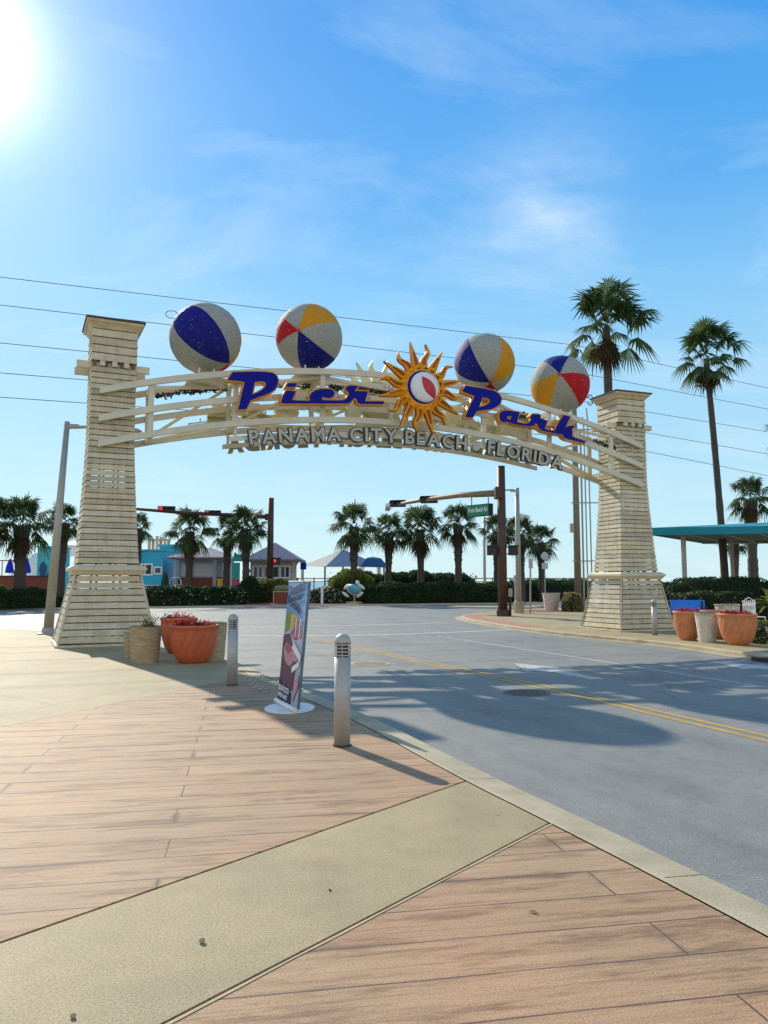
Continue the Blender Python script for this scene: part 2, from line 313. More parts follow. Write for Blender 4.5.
        # worn dark stains that hug some seams
        sm = N.new('ShaderNodeMath'); sm.operation = 'MULTIPLY'
        L.new(brs.outputs['Fac'], sm.inputs[0]); L.new(ramp(noise(1.4, 5, (0.6, 2.0, 1), radians(-10.5)), [(0.50, (0, 0, 0)), (0.66, (1, 1, 1))]), sm.inputs[1])
        c = mix(c, (0.13, 0.085, 0.05), sm.outputs[0])
        blot = ramp(noise(2.2, 6, (0.5, 2.6, 1), radians(-10.5), 0.72), [(0.50, (1, 1, 1)), (0.62, (0.50, 0.43, 0.38))])
        c = mix(c, blot, 0.85, 'MULTIPLY')
        # seams are more or less filled with dirt
        sf = N.new('ShaderNodeMath'); sf.operation = 'MULTIPLY'; L.new(br.outputs['Fac'], sf.inputs[0])
        L.new(ramp(noise(0.9, 3, None, 0.3), [(0.35, (0.45, 0.45, 0.45)), (0.5, (1, 1, 1))]), sf.inputs[1])
        c = mix(c, (0.10, 0.06, 0.04), sf.outputs[0])
        grit = ramp(noise(110, 3, None, 0, .8), [(0.36, (0.55, 0.55, 0.55)), (0.48, (0.98, 0.98, 0.98)), (0.62, (1.35, 1.35, 1.35))])
        c = mix(c, grit, 0.8, 'MULTIPLY')
        L.new(c, b.inputs['Base Color']); b.inputs['Roughness'].default_value = 0.7
        n = bump(noise(9, 6, (0.3, 6, 1), radians(-10.5), 0.7), 0.30, 0.01)
        inv = N.new('ShaderNodeMath'); inv.operation = 'SUBTRACT'; inv.inputs[0].default_value = 1; L.new(br.outputs['Fac'], inv.inputs[1])
        n = bump(inv.outputs[0], 0.6, 0.006, n); L.new(bump(noise(140, 2), 0.3, 0.004, n), b.inputs['Normal'])
    if kind in ('concrete', 'wood', 'asphalt'):          # trodden gum and drip spots
        src = b.inputs['Base Color'].links[0].from_socket
        vo = N.new('ShaderNodeTexVoronoi'); vo.inputs['Scale'].default_value = 1.7 if kind != 'asphalt' else 0.9; L.new(t.outputs['Object'], vo.inputs['Vector'])
        sp = ramp(vo.outputs['Distance'], [(0.0, (0.45, 0.43, 0.40)), (0.022, (0.62, 0.60, 0.57)), (0.034, (1, 1, 1))])
        L.new(mix(src, sp, 0.8, 'MULTIPLY'), b.inputs['Base Color'])
    if kind == 'water':
        b.inputs['Base Color'].default_value = (0.10, 0.22, 0.26, 1); b.inputs['Roughness'].default_value = 0.25
        L.new(bump(noise(0.5, 4, (1, 2, 1)), 0.8, 0.3), b.inputs['Normal'])
    return m
M['asphalt'] = ground_mat('asphalt', 'asphalt'); M['smooth'] = ground_mat('broomed_concrete', 'concrete')
M['plank'] = ground_mat('stamped_plank_concrete', 'wood'); M['water'] = ground_mat('sea_water', 'water')

# ------------------------------------------------------------------ mesh helpers
class MB:
    def __init__(s): s.v = []; s.f = []; s.m = []; s.X = Matrix.Identity(4)
    def add(s, vs_, fs, mi=0):
        o = len(s.v); s.v += [tuple(s.X @ Vector(p)) for p in vs_]
        for f in fs: s.f.append(tuple(i + o for i in f)); s.m.append(mi)
        return s
    def box(s, x0, x1, y0, y1, z0, z1, mi=0):
        return s.add([(x0, y0, z0), (x1, y0, z0), (x1, y1, z0), (x0, y1, z0), (x0, y0, z1), (x1, y0, z1), (x1, y1, z1), (x0, y1, z1)],
                     [(0, 3, 2, 1), (4, 5, 6, 7), (0, 1, 5, 4), (1, 2, 6, 5), (2, 3, 7, 6), (3, 0, 4, 7)], mi)
    def cbox(s, c, d, mi=0):
        return s.box(c[0] - d[0] / 2, c[0] + d[0] / 2, c[1] - d[1] / 2, c[1] + d[1] / 2, c[2] - d[2] / 2, c[2] + d[2] / 2, mi)
    def bar(s, a, b, w, h=None, up=(0, 0, 1), mi=0):
        a, b = Vector(a), Vector(b); h = h or w; d = (b - a).normalized(); U = Vector(up)
        if abs(d.dot(U)) > 0.98: U = Vector((1, 0, 0))
        r = d.cross(U).normalized(); u = r.cross(d)
        P = [p + r * sx * w / 2 + u * sz * h / 2 for p in (a, b) for sx, sz in ((-1, -1), (1, -1), (1, 1), (-1, 1))]
        return s.add(P, [(0, 1, 2, 3), (7, 6, 5, 4), (0, 4, 5, 1), (1, 5, 6, 2), (2, 6, 7, 3), (3, 7, 4, 0)], mi)
    def tube(s, pts, r, n=10, mi=0, caps=True):
        pts = [Vector(p) for p in pts]; R = r if isinstance(r, (list, tuple)) else [r] * len(pts)
        o = []; fs = []
        for i, p in enumerate(pts):
            d = (pts[min(i + 1, len(pts) - 1)] - pts[max(i - 1, 0)]).normalized()
            U = Vector((0, 0, 1)) if abs(d.z) < 0.9 else Vector((0, 1, 0))
            a = d.cross(U).normalized(); b = d.cross(a)
            for k in range(n):
                t = 2 * pi * k / n; o.append(p + (a * cos(t) + b * sin(t)) * R[i])
        for i in range(len(pts) - 1):
            for k in range(n):
                k2 = (k + 1) % n; fs.append((i * n + k, i * n + k2, (i + 1) * n + k2, (i + 1) * n + k))
        if caps: fs.append(tuple(range(n))); fs.append(tuple(range((len(pts) - 1) * n, len(pts) * n))[::-1])
        return s.add(o, fs, mi)
    def lathe(s, prof, n=32, c=(0, 0), mod=None, mi=0, caps=True):
        o = []; fs = []
        for i, (r, z) in enumerate(prof):
            for k in range(n):
                t = 2 * pi * k / n; rr = r * (mod(t, z, r) if mod else 1)
                o.append((c[0] + rr * cos(t), c[1] + rr * sin(t), z))
        for i in range(len(prof) - 1):
            for k in range(n):
                k2 = (k + 1) % n; fs.append((i * n + k, i * n + k2, (i + 1) * n + k2, (i + 1) * n + k))
        if caps: fs.append(tuple(range(n))[::-1]); fs.append(tuple(range((len(prof) - 1) * n, len(prof) * n)))
        return s.add(o, fs, mi)
    def prism(s, pts, z0, z1, mi=0, mside=None):
        n = len(pts); o = [(x, y, z0) for x, y in pts] + [(x, y, z1) for x, y in pts]
        s.add(o, [tuple(range(n, 2 * n))], mi)
        s.add(o, [(i, (i + 1) % n, n + (i + 1) % n, n + i) for i in range(n)], mi if mside is None else mside)
        return s
    def build(s, name, mats, parent=None, smooth=False, bevel=0, auto=None):
        me = bpy.data.meshes.new(name); me.from_pydata(s.v, [], s.f)
        for m_ in (mats if isinstance(mats, (list, tuple)) else [mats]): me.materials.append(M[m_] if isinstance(m_, str) else m_)
        me.polygons.foreach_set('material_index', s.m)
        if smooth: me.polygons.foreach_set('use_smooth', [True] * len(s.f))
        me.update()
        bm = bmesh.new(); bm.from_mesh(me); bmesh.ops.recalc_face_normals(bm, faces=bm.faces[:]) if smooth != 'leaf' and len(s.f) < 6000 else None
        bm.to_mesh(me); bm.free()
        o = bpy.data.objects.new(name, me); COL.objects.link(o)
        if parent: o.parent = parent
        if bevel:
            md = o.modifiers.new('b', 'BEVEL'); md.width = bevel; md.segments = 2; md.limit_method = 'ANGLE'
        return o
def tag(o, label, cat, group=None):
    o['label'] = label; o['category'] = cat
    if group: o['group'] = group
    return o
def thing(name, label, cat, loc=(0, 0, 0), rz=0, group=None):
    o = bpy.data.objects.new(name, None); COL.objects.link(o); o.location = loc; o.rotation_euler = (0, 0, rz)
    o.empty_display_size = 0.2
    return tag(o, label, cat, group)
def struct(o, kind='structure'): o['kind'] = kind; return o
def copy_tree(o, parent=None):
    c = o.copy(); COL.objects.link(c); c.parent = parent
    for ch in list(o.children): copy_tree(ch, c)
    return c
def gp(px, py, z=0.0):                                   # where the line of sight through a pixel meets a level plane
    r = pixdir(px, py); t = (z - EYE) / r.z
    return (r.x * t, r.y * t)
def at(px, py, y):                                       # the same at a chosen distance
    r = pixdir(px, py); t = y / r.y
    return Vector((r.x * t, y, EYE + r.z * t))
RZ = -0.10                                               # level of the carriageway

# ------------------------------------------------------------------ ground
UX, UY = 0.934, 0.3575
def UV(u, n, o=(0, 0)): return (o[0] + u * UX - n * UY, o[1] + u * UY + n * UX)
g = MB(); g.add([(-3000, -200, RZ), (3000, -200, RZ), (3000, 400, RZ), (-3000, 400, RZ)], [(0, 1, 2, 3)])
# the land ends at the beach, the carriageway sheet lies inside it
struct(MB().add([(-400, -60, RZ), (400, -60, RZ), (400, 92, RZ), (-400, 92, RZ)], [(0, 1, 2, 3)]).build('road', 'asphalt'))
struct(MB().add([(-2500, 78, RZ - .05), (2500, 78, RZ - .05), (2500, 190, -1.6), (-2500, 190, -1.6)], [(0, 1, 2, 3)]).build('beach', 'sand'))
struct(MB().add([(-15000, 150, -1.4), (15000, 150, -1.4), (15000, 15000, -1.4), (-15000, 15000, -1.4)], [(0, 1, 2, 3)]).build('sea', 'water'))
struct(MB().add([(-3000, -3000, -0.2), (3000, -3000, -0.2), (3000, 100, -0.2), (-3000, 100, -0.2)], [(0, 1, 2, 3)]).build('ground', 'sand'))

def clip(poly, a, b, keep_left=True, off=0.0):
    ax, ay = a; bx, by = b; L_ = math.hypot(bx - ax, by - ay)
    nx, ny = -(by - ay) / L_, (bx - ax) / L_
    if not keep_left: nx, ny = -nx, -ny
    sd = lambda p: (p[0] - ax) * nx + (p[1] - ay) * ny - off
    out = []
    for i, p in enumerate(poly):
        q = poly[(i + 1) % len(poly)]; dp, dq = sd(p), sd(q)
        if dp >= 0: out.append(p)
        if (dp >= 0) != (dq >= 0):
            t = dp / (dp - dq); out.append((p[0] + (q[0] - p[0]) * t, p[1] + (q[1] - p[1]) * t))
    return out
def offset_line(pts, d):
    out = []
    for i, p in enumerate(pts):
        a = pts[max(i - 1, 0)]; b = pts[min(i + 1, len(pts) - 1)]
        L_ = math.hypot(b[0] - a[0], b[1] - a[1]) or 1
        out.append((p[0] + (b[1] - a[1]) / L_ * d, p[1] - (b[0] - a[0]) / L_ * d))
    return out
def smoothline(pts, n=2):
    for _ in range(n):
        o = [pts[0]]
        for a, b in zip(pts, pts[1:]):
            o += [(a[0] * .75 + b[0] * .25, a[1] * .75 + b[1] * .25), (a[0] * .25 + b[0] * .75, a[1] * .25 + b[1] * .75)]
        pts = o + [pts[-1]]
    return pts
def strip(A, B, z0, z1=None, mi=0, mb=None):
    mb = mb or MB(); z1 = z0 if z1 is None else z1
    n = len(A); mb.add([(x, y, z0) for x, y in A] + [(x, y, z1) for x, y in B], [(i, i + 1, n + i + 1, n + i) for i in range(n - 1)], mi)
    return mb
kerb_in = smoothline([(4.9, -4.0), (2.9, .62), (1.93, 3.03), (1.71, 3.72), (1.1, 5.3), (0.62, 6.45), (-0.35, 9.15), (-1.17, 10.95), (-1.96, 12.57),
           (-2.78, 14.59), (-4.1, 17.6), (-6.4, 20.6), (-9.2, 24.2), (-13.1, 26.4), (-21.8, 29.6), (-60, 44.0)])
kerb_out = offset_line(kerb_in, 0.30)
pave = kerb_in + [(-60, -4.0)]
lineA = ((-1.71, 3.59), (0.61, 6.33)); lineB = ((-0.8, 2.96), (1.06, 5.24))
lineC = ((-4.25, 8.71), (-2.58, 12.69)); lineD = ((-4.60, 9.35), (-3.25, 13.5)); lineE = ((-5.46, 11.14), (-3.78, 9.85))
G = 0.011
struct(MB().prism(pave, RZ, -0.016).build('pavement_bed', 'joint'))
def sheet(name, poly, m, z=0.0):
    mb = MB(); n = len(poly)
    mb.prism(poly, -0.014, z); return struct(mb.build(name, m))
sheet('pavement', clip(pave, *lineB, False, G), 'plank')
sheet('pavement', clip(clip(pave, *lineB, True, G), *lineA, False, G), 'smooth')
p_mid = clip(clip(pave, *lineA, True, G), *lineC, False, 0.004)
sheet('pavement', p_mid, 'plank')
up = clip(pave, *lineC, True, 0.004)
sheet('pavement', clip(up, *lineD, False, 0.003), 'smooth')
up2 = clip(up, *lineD, True, 0.003)
# score line E runs across the far slab
sheet('pavement', clip(up2, *lineE, True, 0.003), 'smooth'); sheet('pavement', clip(up2, *lineE, False, 0.003), 'smooth')
# pale eroded lips along the two main joints and the kerb line
M['lip'] = mat('eroded_lip', (.47, .37, .22), .8, var=.15)
def lip(a, b, w, z, side, name='pavement_joint_lip', m='lip', s0=0, s1=1):
    dx, dy = b[0] - a[0], b[1] - a[1]; L_ = math.hypot(dx, dy); nx, ny = -dy / L_ * side, dx / L_ * side
    rnd = random.Random(5); A, B = [], []; n = 40
    for i in range(n + 1):
        t = s0 + (s1 - s0) * i / n; x, y = a[0] + dx * t, a[1] + dy * t
        A.append((x + nx * .009, y + ny * .009)); ww = w * rnd.uniform(.5, 1.1); B.append((x + nx * (.009 + ww), y + ny * (.009 + ww)))
    return struct(strip(A, B, z).build(name, m))
lip(*lineB, 0.016, 0.003, -1, s0=-3, s1=1.02)
kb = MB(); A1 = offset_line(kerb_in, 0.012); A2 = offset_line(kerb_in, 0.038)
strip(A1, A2, 0.002, 0.006, 0, kb); strip(A2, kerb_out, 0.006, -0.012, 0, kb)
strip(kerb_out, offset_line(kerb_in, 0.335), -0.012, RZ + .001, 0, kb)
struct(kb.build('kerb', 'concrete'))
for k, tt in enumerate((0.245, 0.34, 0.44, 0.56)):       # expansion joints across the kerb
    i = int(tt * len(kerb_in)); a, b = A2[i], kerb_out[i]
    e = (.002, .006); struct(MB().add([(a[0], a[1], .008), (b[0], b[1], -.010), (b[0] + e[0], b[1] + e[1], -.010), (a[0] + e[0], a[1] + e[1], .008)], [(0, 1, 2, 3)]).build('kerb_joint', 'joint'))
# bleached, tactile patch at the dropped kerb
rp = MB(); rr = random.Random(3)
for i in range(6):
    for j in range(9):
        c = (-2.62 + 0.42 * j * .26 + i * .10, 13.35 - 0.9 * j * .26 + i * .04)
        rp.cbox((c[0], c[1], 0.006), (0.075, 0.13, 0.008))
struct(rp.build('dropped_kerb_tiles', 'concrete'))

# right-hand pavement
rk = smoothline([(24, 56), (12.5, 50.2), (8.2, 46.0), (5.6, 41.6), (4.2, 38.6), (3.75, 36.2), (3.9, 33.6), (4.45, 30.2), (5.1, 27.4), (5.75, 25.3), (6.6, 23.4), (7.6, 21.3), (8.05, 19.8), (8.35, 18.0), (8.75, 16.2), (10.9, 10.0), (16, -4)])
rk = offset_line(rk, 0.22); rk_in = offset_line(rk, -0.16)
rp_poly = [(x, y) for x, y in rk_in] + [(90, -4), (90, 79)]
struct(MB().prism(rp_poly[::-1], RZ, 0.0).build('pavement', 'smooth'))
kb = MB(); strip(rk_in, offset_line(rk, -0.02), 0.004, 0.0, 0, kb); strip(offset_line(rk, -0.02), rk, 0.0, -0.02, 0, kb); strip(rk, rk, -0.02, RZ, 0, kb)
strip(offset_line(rk, 0.30), rk, RZ + .004, RZ + .006, 0, kb)
struct(kb.build('kerb', 'concrete'))
# brick-red dropped kerb at the corner
sect = [p for p in rk_in if 27.5 < p[1] < 38.5]
struct(strip(sect, offset_line(sect, -0.8), 0.005).build('dropped_kerb_bricks', 'brickramp'))
# far side of the cross street: raised verge from kerb to beach
FO = (1.2, 57.0)
fk = [UV(u, 0, FO) for u in range(-110, 200, 6)]
far_poly = fk + [(230, 92), (-160, 92)]
struct(MB().prism(far_poly[::1], RZ, 0.0).build('far_verge', 'sand'))
struct(strip(offset_line(fk, 0), offset_line(fk, -.3), 0.004).build('kerb', 'concrete'))
struct(strip(offset_line(fk, -.3), offset_line(fk, -9.0), 0.006).build('mulch_bed', 'mulch'))
struct(strip([(7.0, 41.8), (8.6, 44.8)], [(9.8, 41.2), (13, 44.5)], 0.006).build('mulch_bed', 'mulch'))
# low island of kerb in the cross street
isl = smoothline([gp(447, 607.5, RZ), gp(470, 606.4, RZ), gp(540, 606.8, RZ), gp(540, 609, RZ), gp(470, 608.6, RZ), gp(447, 607.6, RZ)])
struct(MB().prism(isl, RZ, RZ + .1).build('traffic_island', 'concrete'))

# painted markings, 4 mm above the asphalt
def paint(pts, w, m, name, z=RZ + .004):
    pts = smoothline(pts, 2); struct(strip(offset_line(pts, -w / 2), offset_line(pts, w / 2), z).build(name, m))
yl = [(-2.45, 24.0), (-.9, 20.6), (1.38, 15.4), (2.82, 12.2), (4.15, 8.6), (6.6, 2.4), (9, -4)]
paint(offset_line(yl, -0.11), 0.10, 'mark_y', 'road_marking'); paint(offset_line(yl, 0.11), 0.10, 'mark_y', 'road_marking')
paint([(1.7, 24.6), (2.9, 21.4), (4.35, 17.7), (5.7, 13.9), (7.6, 9)], 0.10, 'mark_w', 'road_marking')
paint([(-4.6, 24.6), (-1.2, 24.7), (1.6, 25.9), (4.6, 27.8)], 0.32, 'mark_w', 'road_marking')
paint([(-9, 28.5), (-4, 29.6), (0.6, 31.2), (2.6, 32.5)], 0.25, 'mark_w', 'road_marking')
for uo, no, sc in ((3.05, 15.55, 1.0), (7.35, 15.9, 1.0)):
    a = MB(); c, s_ = UX, UY
    def R_(x, y): return (uo + (x * c - y * s_) * sc, no + (x * s_ + y * c) * sc, RZ + .004)
    a.add([R_(-.55, -.5), R_(0, .9), R_(.55, -.5), R_(.15, -.5), R_(.15, -2.0), R_(-.15, -2.0), R_(-.15, -.5)], [(0, 6, 3, 2, 1), (3, 6, 5, 4)])
    struct(a.build('road_arrow', 'mark_w'))
# cross-street lane lines
for d in (7, 14, 21): paint([UV(-70, -d, FO), UV(-10, -d, FO), UV(14, -d, FO)], 0.12, 'mark_w', 'road_marking')
# manhole covers
for k, (x, y, r, lab, m_) in enumerate(((-.29, 16.25, .42, 'faded pale manhole cover near the start of the yellow line', 'concrete'), (2.2, 12.05, .36, 'dark iron manhole cover beside the double yellow line', 'iron'))):
    t = thing('manhole_cover', lab, 'manhole', (x, y, RZ))
    MB().lathe([(r, 0.0), (r, .008), (r - .05, .009)], 32, caps=True).build('ring', m_, t)
    mb = MB()
    for i in range(-3, 4):
        w = sqrt(max(.01, (r - .07) ** 2 - (i * .085) ** 2)); mb.cbox((0, i * .085, .011), (2 * w, .035, .006))
    mb.build('lid_ribs', 'iron' if k else 'concrete', t)
# storm drain in the right kerb
t = thing('storm_drain', 'dark storm drain opening under a concrete slab in the right kerb', 'drain', (8.62, 16.5, 0), radians(-68))
MB().box(-.75, .75, -.45, .35, -.005, .03).build('cover_slab', 'concrete', t, bevel=.01)
MB().box(-.62, .62, -.47, -.44, -.09, -.012).build('opening', 'black', t)

# ------------------------------------------------------------------ gateway pillars and arch
PL, PR = Vector((-7.37, 20.43, 0)), Vector((8.25, 26.41, 0))
ANG = atan2(PR.y - PL.y, PR.x - PL.x); SPAN = (PR - PL).length
def ring(mb, z0, z1, w0, w1, th=0.03, mi=0):
    a, b = w0 / 2, w1 / 2; q = [(-1, -1), (1, -1), (1, 1), (-1, 1)]
    V = [(x * a, y * a, z0) for x, y in q] + [(x * b, y * b, z1) for x, y in q] + \
        [(x * (a - th), y * (a - th), z0) for x, y in q] + [(x * (b - th), y * (b - th), z1) for x, y in q]
    F = []
    for i in range(4):
        j = (i + 1) % 4; F += [(i, j, 4 + j, 4 + i), (8 + j, 8 + i, 12 + i, 12 + j), (i, 8 + i, 8 + j, j), (4 + i, 4 + j, 12 + j, 12 + i)]
    mb.add(V, F, mi)
def pillar(loc, H, label, seed, foot=2.18):
    k = H / 8.55; rnd = random.Random(seed)
    t = thing('gateway_pillar', label, 'pillar', loc, ANG + (radians(4.5) if seed == 1 else 0), 'two pillars carrying the arched gateway')
    Z = lambda z: z * k
    # skirt of sloping boards
    mb = MB(); n = 10; z0, z1 = .10, 1.78; W = lambda z: foot + (1.60 - foot) * (z / 1.80) ** .9
    for i in range(n):
        a = z0 + (z1 - z0) * i / n; b = z0 + (z1 - z0) * (i + 1) / n - .026
        j = rnd.uniform(-.004, .004)
        ring(mb, Z(a), Z(b), W(a) + .022 + j, W(b) + .004 + j, .03, rnd.choice((0, 0, 1, 2, 3)))
    mb.build('skirt', ['cream', 'creamb', 'creamc', 'creamd'], t)
    fr = MB()
    for sx in (-1, 1):
        for sy in (-1, 1): fr.bar((sx * 1.02, sy * 1.02, 0), (sx * .76, sy * .76, Z(1.78)), .09)
        for off in (-.35, .35):
            fr.bar((sx * 1.0, off, .1), (sx * .74, off * .8, Z(1.78)), .06); fr.bar((off, sx * 1.0, .1), (off * .8, sx * .74, Z(1.78)), .06)
    fr.build('inner_frame', 'inner', t)
    ct = MB()
    for sx in (-1, 1):
        for sy in (-1, 1): ct.bar((sx * (foot / 2 - .015), sy * (foot / 2 - .015), .07), (sx * .79, sy * .79, Z(1.77)), .05)
    ct.build('corner_trim', 'creamc', t)
    MB().box(-foot / 2 - .05, foot / 2 + .05, -foot / 2 - .05, foot / 2 + .05, .0, .06).build('base_plinth', 'cream2', t, bevel=.01)
    # ledge
    l = MB(); ring(l, Z(1.78), Z(1.90), 1.64, 1.80, .2); ring(l, Z(1.90), Z(1.96), 1.86, 1.86, .3); ring(l, Z(1.96), Z(2.04), 1.86, 1.60, .3)
    l.build('ledge', 'cream2', t)
    # tapering shaft
    Wf = lambda z: 1.12 + .36 * (max(0, 5.4 - z) / 3.35) ** 1.25
    mb = MB(); z = 2.08
    while z < 7.12:
        b = z + .152 - .022; j = rnd.uniform(-.004, .004); ring(mb, Z(z), Z(b), Wf(z) + .018 + j * 1.6, Wf(b) + .002 + j, .026, rnd.choice((0, 0, 1, 2, 3))); z += .152
    mb.build('shaft', ['cream', 'creamb', 'creamc', 'creamd'], t)
    fr = MB()
    for sx in (-1, 1):
        for sy in (-1, 1):
            pts = [(sx * (Wf(q) / 2 - .07), sy * (Wf(q) / 2 - .07), Z(q)) for q in (2.0, 3.0, 4.2, 5.4, 8.2)]
            for p, q in zip(pts, pts[1:]): fr.bar(p, q, .09)
        for off in (-.18, .18):
            for (za, zb) in ((2.0, 5.2), (5.2, 8.2)):
                fr.bar((sx * (Wf(za) / 2 - .05), off, Z(za)), (sx * (Wf(zb) / 2 - .05), off, Z(zb)), .05)
                fr.bar((off, sx * (Wf(za) / 2 - .05), Z(za)), (off, sx * (Wf(zb) / 2 - .05), Z(zb)), .05)
    fr.build('inner_frame', 'inner', t)
    # outrigger beams with small blocks between them
    ob = MB()
    for sy in (-1, 1): ob.box(-.92, .92, sy * .40 - .07, sy * .40 + .07, Z(7.20), Z(7.38))
    for q in (-.36, -.06, .24): ob.box(q, q + .13, -.64, .64, Z(7.25), Z(7.38))
    ob.build('outrigger_beams', 'cream2', t, bevel=.008)
    mb = MB(); z = 7.40
    for i in range(4):
        ring(mb, Z(z), Z(z + .192), 1.165, 1.13, .03, rnd.choice((0, 1, 2))); z += .215
    ring(mb, Z(8.26), Z(8.40), 1.14, 1.34, .05); ring(mb, Z(8.40), Z(8.47), 1.40, 1.44, .3)
    mb.build('head', ['cream', 'creamb', 'creamc', 'creamd'], t)
    MB().box(-.75, .75, -.75, .75, Z(8.475), Z(8.52)).build('cap', 'dark_roof', t)
    return t
pillar(tuple(PL), 8.55, 'tall cream slatted pillar left of the road, with planters at its foot', 1, 2.34)
pillar(tuple(PR), 8.10, 'tall cream slatted pillar right of the road, seen corner on', 2)

Q = lambda u: (u - 8.36) / 8.64
F1 = lambda u: 7.74 - 1.35 * Q(u) ** 2 - .19 * Q(u)
F2 = lambda u: 7.00 - 1.32 * Q(u) ** 2 - .16 * Q(u)
F3 = lambda u: 6.33 - 1.31 * Q(u) ** 2 - .15 * Q(u)
FT = lambda u: 5.93 - 1.20 * Q(u) ** 2 - .05 * Q(u)
arch = thing('gateway_arch', 'cream steel double truss arching over the road between the two pillars', 'arch', tuple(PL), ANG)
def rail(fn, v, u0, u1, h=.17, w=.11, name='rail', m='steel_cream'):
    n = 36; mb = MB(); O = []; 
    for i in range(n + 1):
        u = u0 + (u1 - u0) * i / n; z = fn(u)
        O += [(u, v - w / 2, z - h / 2), (u, v + w / 2, z - h / 2), (u, v + w / 2, z + h / 2), (u, v - w / 2, z + h / 2)]
    F = [(0, 1, 2, 3), (4 * n + 3, 4 * n + 2, 4 * n + 1, 4 * n)]
    for i in range(n):
        for k in range(4): F.append((4 * i + k, 4 * i + (k + 1) % 4, 4 * i + 4 + (k + 1) % 4, 4 * i + 4 + k))
    return mb.add(O, F).build(name, m, arch)
for v in (-.66, .66):
    for fn in (F1, F2, F3): rail(fn, v, -.30, 17.02)
    rail(FT, v, 3.1, 13.7, .13, .09)
for v in (-.66, .66):
    s_ = -1 if v < 0 else 1
    for u in (1.0, 3.25, 5.75, 8.36, 11.0, 13.4, 15.8):
        MB().box(u - .07, u + .07, v - s_ * .06 - .045, v - s_ * .06 + .045, F3(u) - .08, F1(u) + .08).build('post', 'steel_cream', arch)
    for u in (3.25, 5.75, 8.36, 11.0, 13.4):
        MB().box(u - .04, u + .04, v - s_ * .06 - .04, v - s_ * .06 + .04, FT(u) - .05, F3(u)).build('hanger', 'steel_cream', arch)
for u in (1.0, 3.25, 5.75, 8.36, 11.0, 13.4, 15.8):
    MB().box(u - .07, u + .07, -.56, .56, F1(u) - .20, F1(u) - .06).build('cross_beam', 'steel_cream', arch)
    MB().box(u - .06, u + .06, -.56, .56, F3(u) - .05, F3(u) + .07).build('cross_beam', 'cream_back', arch)
us = (1.0, 3.25, 5.75, 8.36, 11.0, 13.4, 15.8)
for k, (a, b) in enumerate(zip(us, us[1:])):
    s_ = 1 if k % 2 else -1
    MB().bar((a, -.5 * s_, F3(a)), (b, .5 * s_, F3(b)), .09, .09).build('brace', 'cream_back', arch)
    MB().bar((a, .5 * s_, F1(a) - .12), (b, -.5 * s_, F1(b) - .12), .09, .09).build('brace', 'steel_cream', arch)
    MB().bar((a, .6, F3(a) + .1), (b, .6, F1(b) - .1), .08, .08).build('brace', 'cream_back', arch)
# electrical boxes and ballast trays behind the script
for (u, z) in ((3.55, 6.75), (5.3, 7.05), (7.0, 6.9), (10.3, 7.0), (12.3, 6.75)):
    MB().box(u - .22, u + .22, .2, .5, z - .30, z + .25).build('ballast_box', 'cream_back', arch, bevel=.01)

# lettering -------------------------------------------------------------
def P2A(px, py, v):                                      # point of the gateway's own upright plane at depth v -> (u, z)
    u_ = Vector((cos(ANG), sin(ANG), 0)); n_ = Vector((-sin(ANG), cos(ANG), 0)); P = PL + n_ * v
    r = pixdir(px, py); c = Vector((0, 0, EYE)); t = (P - c).dot(n_) / r.dot(n_); q = c + r * t
    return ((q - PL).dot(u_), q.z)
def curve_mesh(splines, extrude, offset=0.0, bevel=0.0):
    cu = bpy.data.curves.new('tmp', 'CURVE'); cu.dimensions = '2D'; cu.fill_mode = 'BOTH'
    for pts in splines:
        sp = cu.splines.new('POLY'); sp.points.add(len(pts) - 1); sp.use_cyclic_u = True
        for i, p in enumerate(pts): sp.points[i].co = (p[0], p[1], 0, 1)
    cu.extrude = extrude; cu.offset = offset
    o = bpy.data.objects.new('tmp', cu); COL.objects.link(o)
    me = bpy.data.meshes.new_from_object(o.evaluated_get(bpy.context.evaluated_depsgraph_get()))
    bpy.data.objects.remove(o); return me
def text_mesh(s, size, extrude, offset=0.0, shear=0.0, align='LEFT'):
    cu = bpy.data.curves.new('tmp', 'FONT'); cu.body = s; cu.size = size; cu.extrude = extrude; cu.offset = offset; cu.shear = shear
    cu.align_x = align; cu.resolution_u = 3
    o = bpy.data.objects.new('tmp', cu); COL.objects.link(o)
    me = bpy.data.meshes.new_from_object(o.evaluated_get(bpy.context.evaluated_depsgraph_get()))
    bpy.data.objects.remove(o); return me
def place_mesh(name, me, m, parent, mtx):
    me.transform(mtx); me.materials.clear(); me.materials.append(M[m]); me.name = name
    for p in me.polygons: p.use_smooth = False
    o = bpy.data.objects.new(name, me); COL.objects.link(o); o.parent = parent; return o
def zA(l): return [(220 + x / 7.68, 360 + y / 7.68) for x, y in l]
def zB(l): return [(300 + x / 7.68, 360 + y / 7.68) for x, y in l]
def zC(l): return [(450 + x / 9.6, 370 + y / 9.6) for x, y in l]
def zD(l): return [(520 + x / 8.533, 390 + y / 8.533) for x, y in l]
P_pier = [zA([(58, 153), (98, 94), (230, 90), (360, 92), (405, 100), (432, 118), (447, 152), (442, 192), (420, 226), (388, 250), (340, 270), (285, 288), (232, 312), (218, 345), (202, 378), (140, 380), (165, 270), (190, 168), (120, 158)]),
          zA([(268, 168), (322, 163), (345, 168), (354, 182), (348, 204), (325, 228), (290, 248), (246, 266)])]
I_dot = [zA([(522, 178), (592, 178), (576, 207), (505, 205)])]
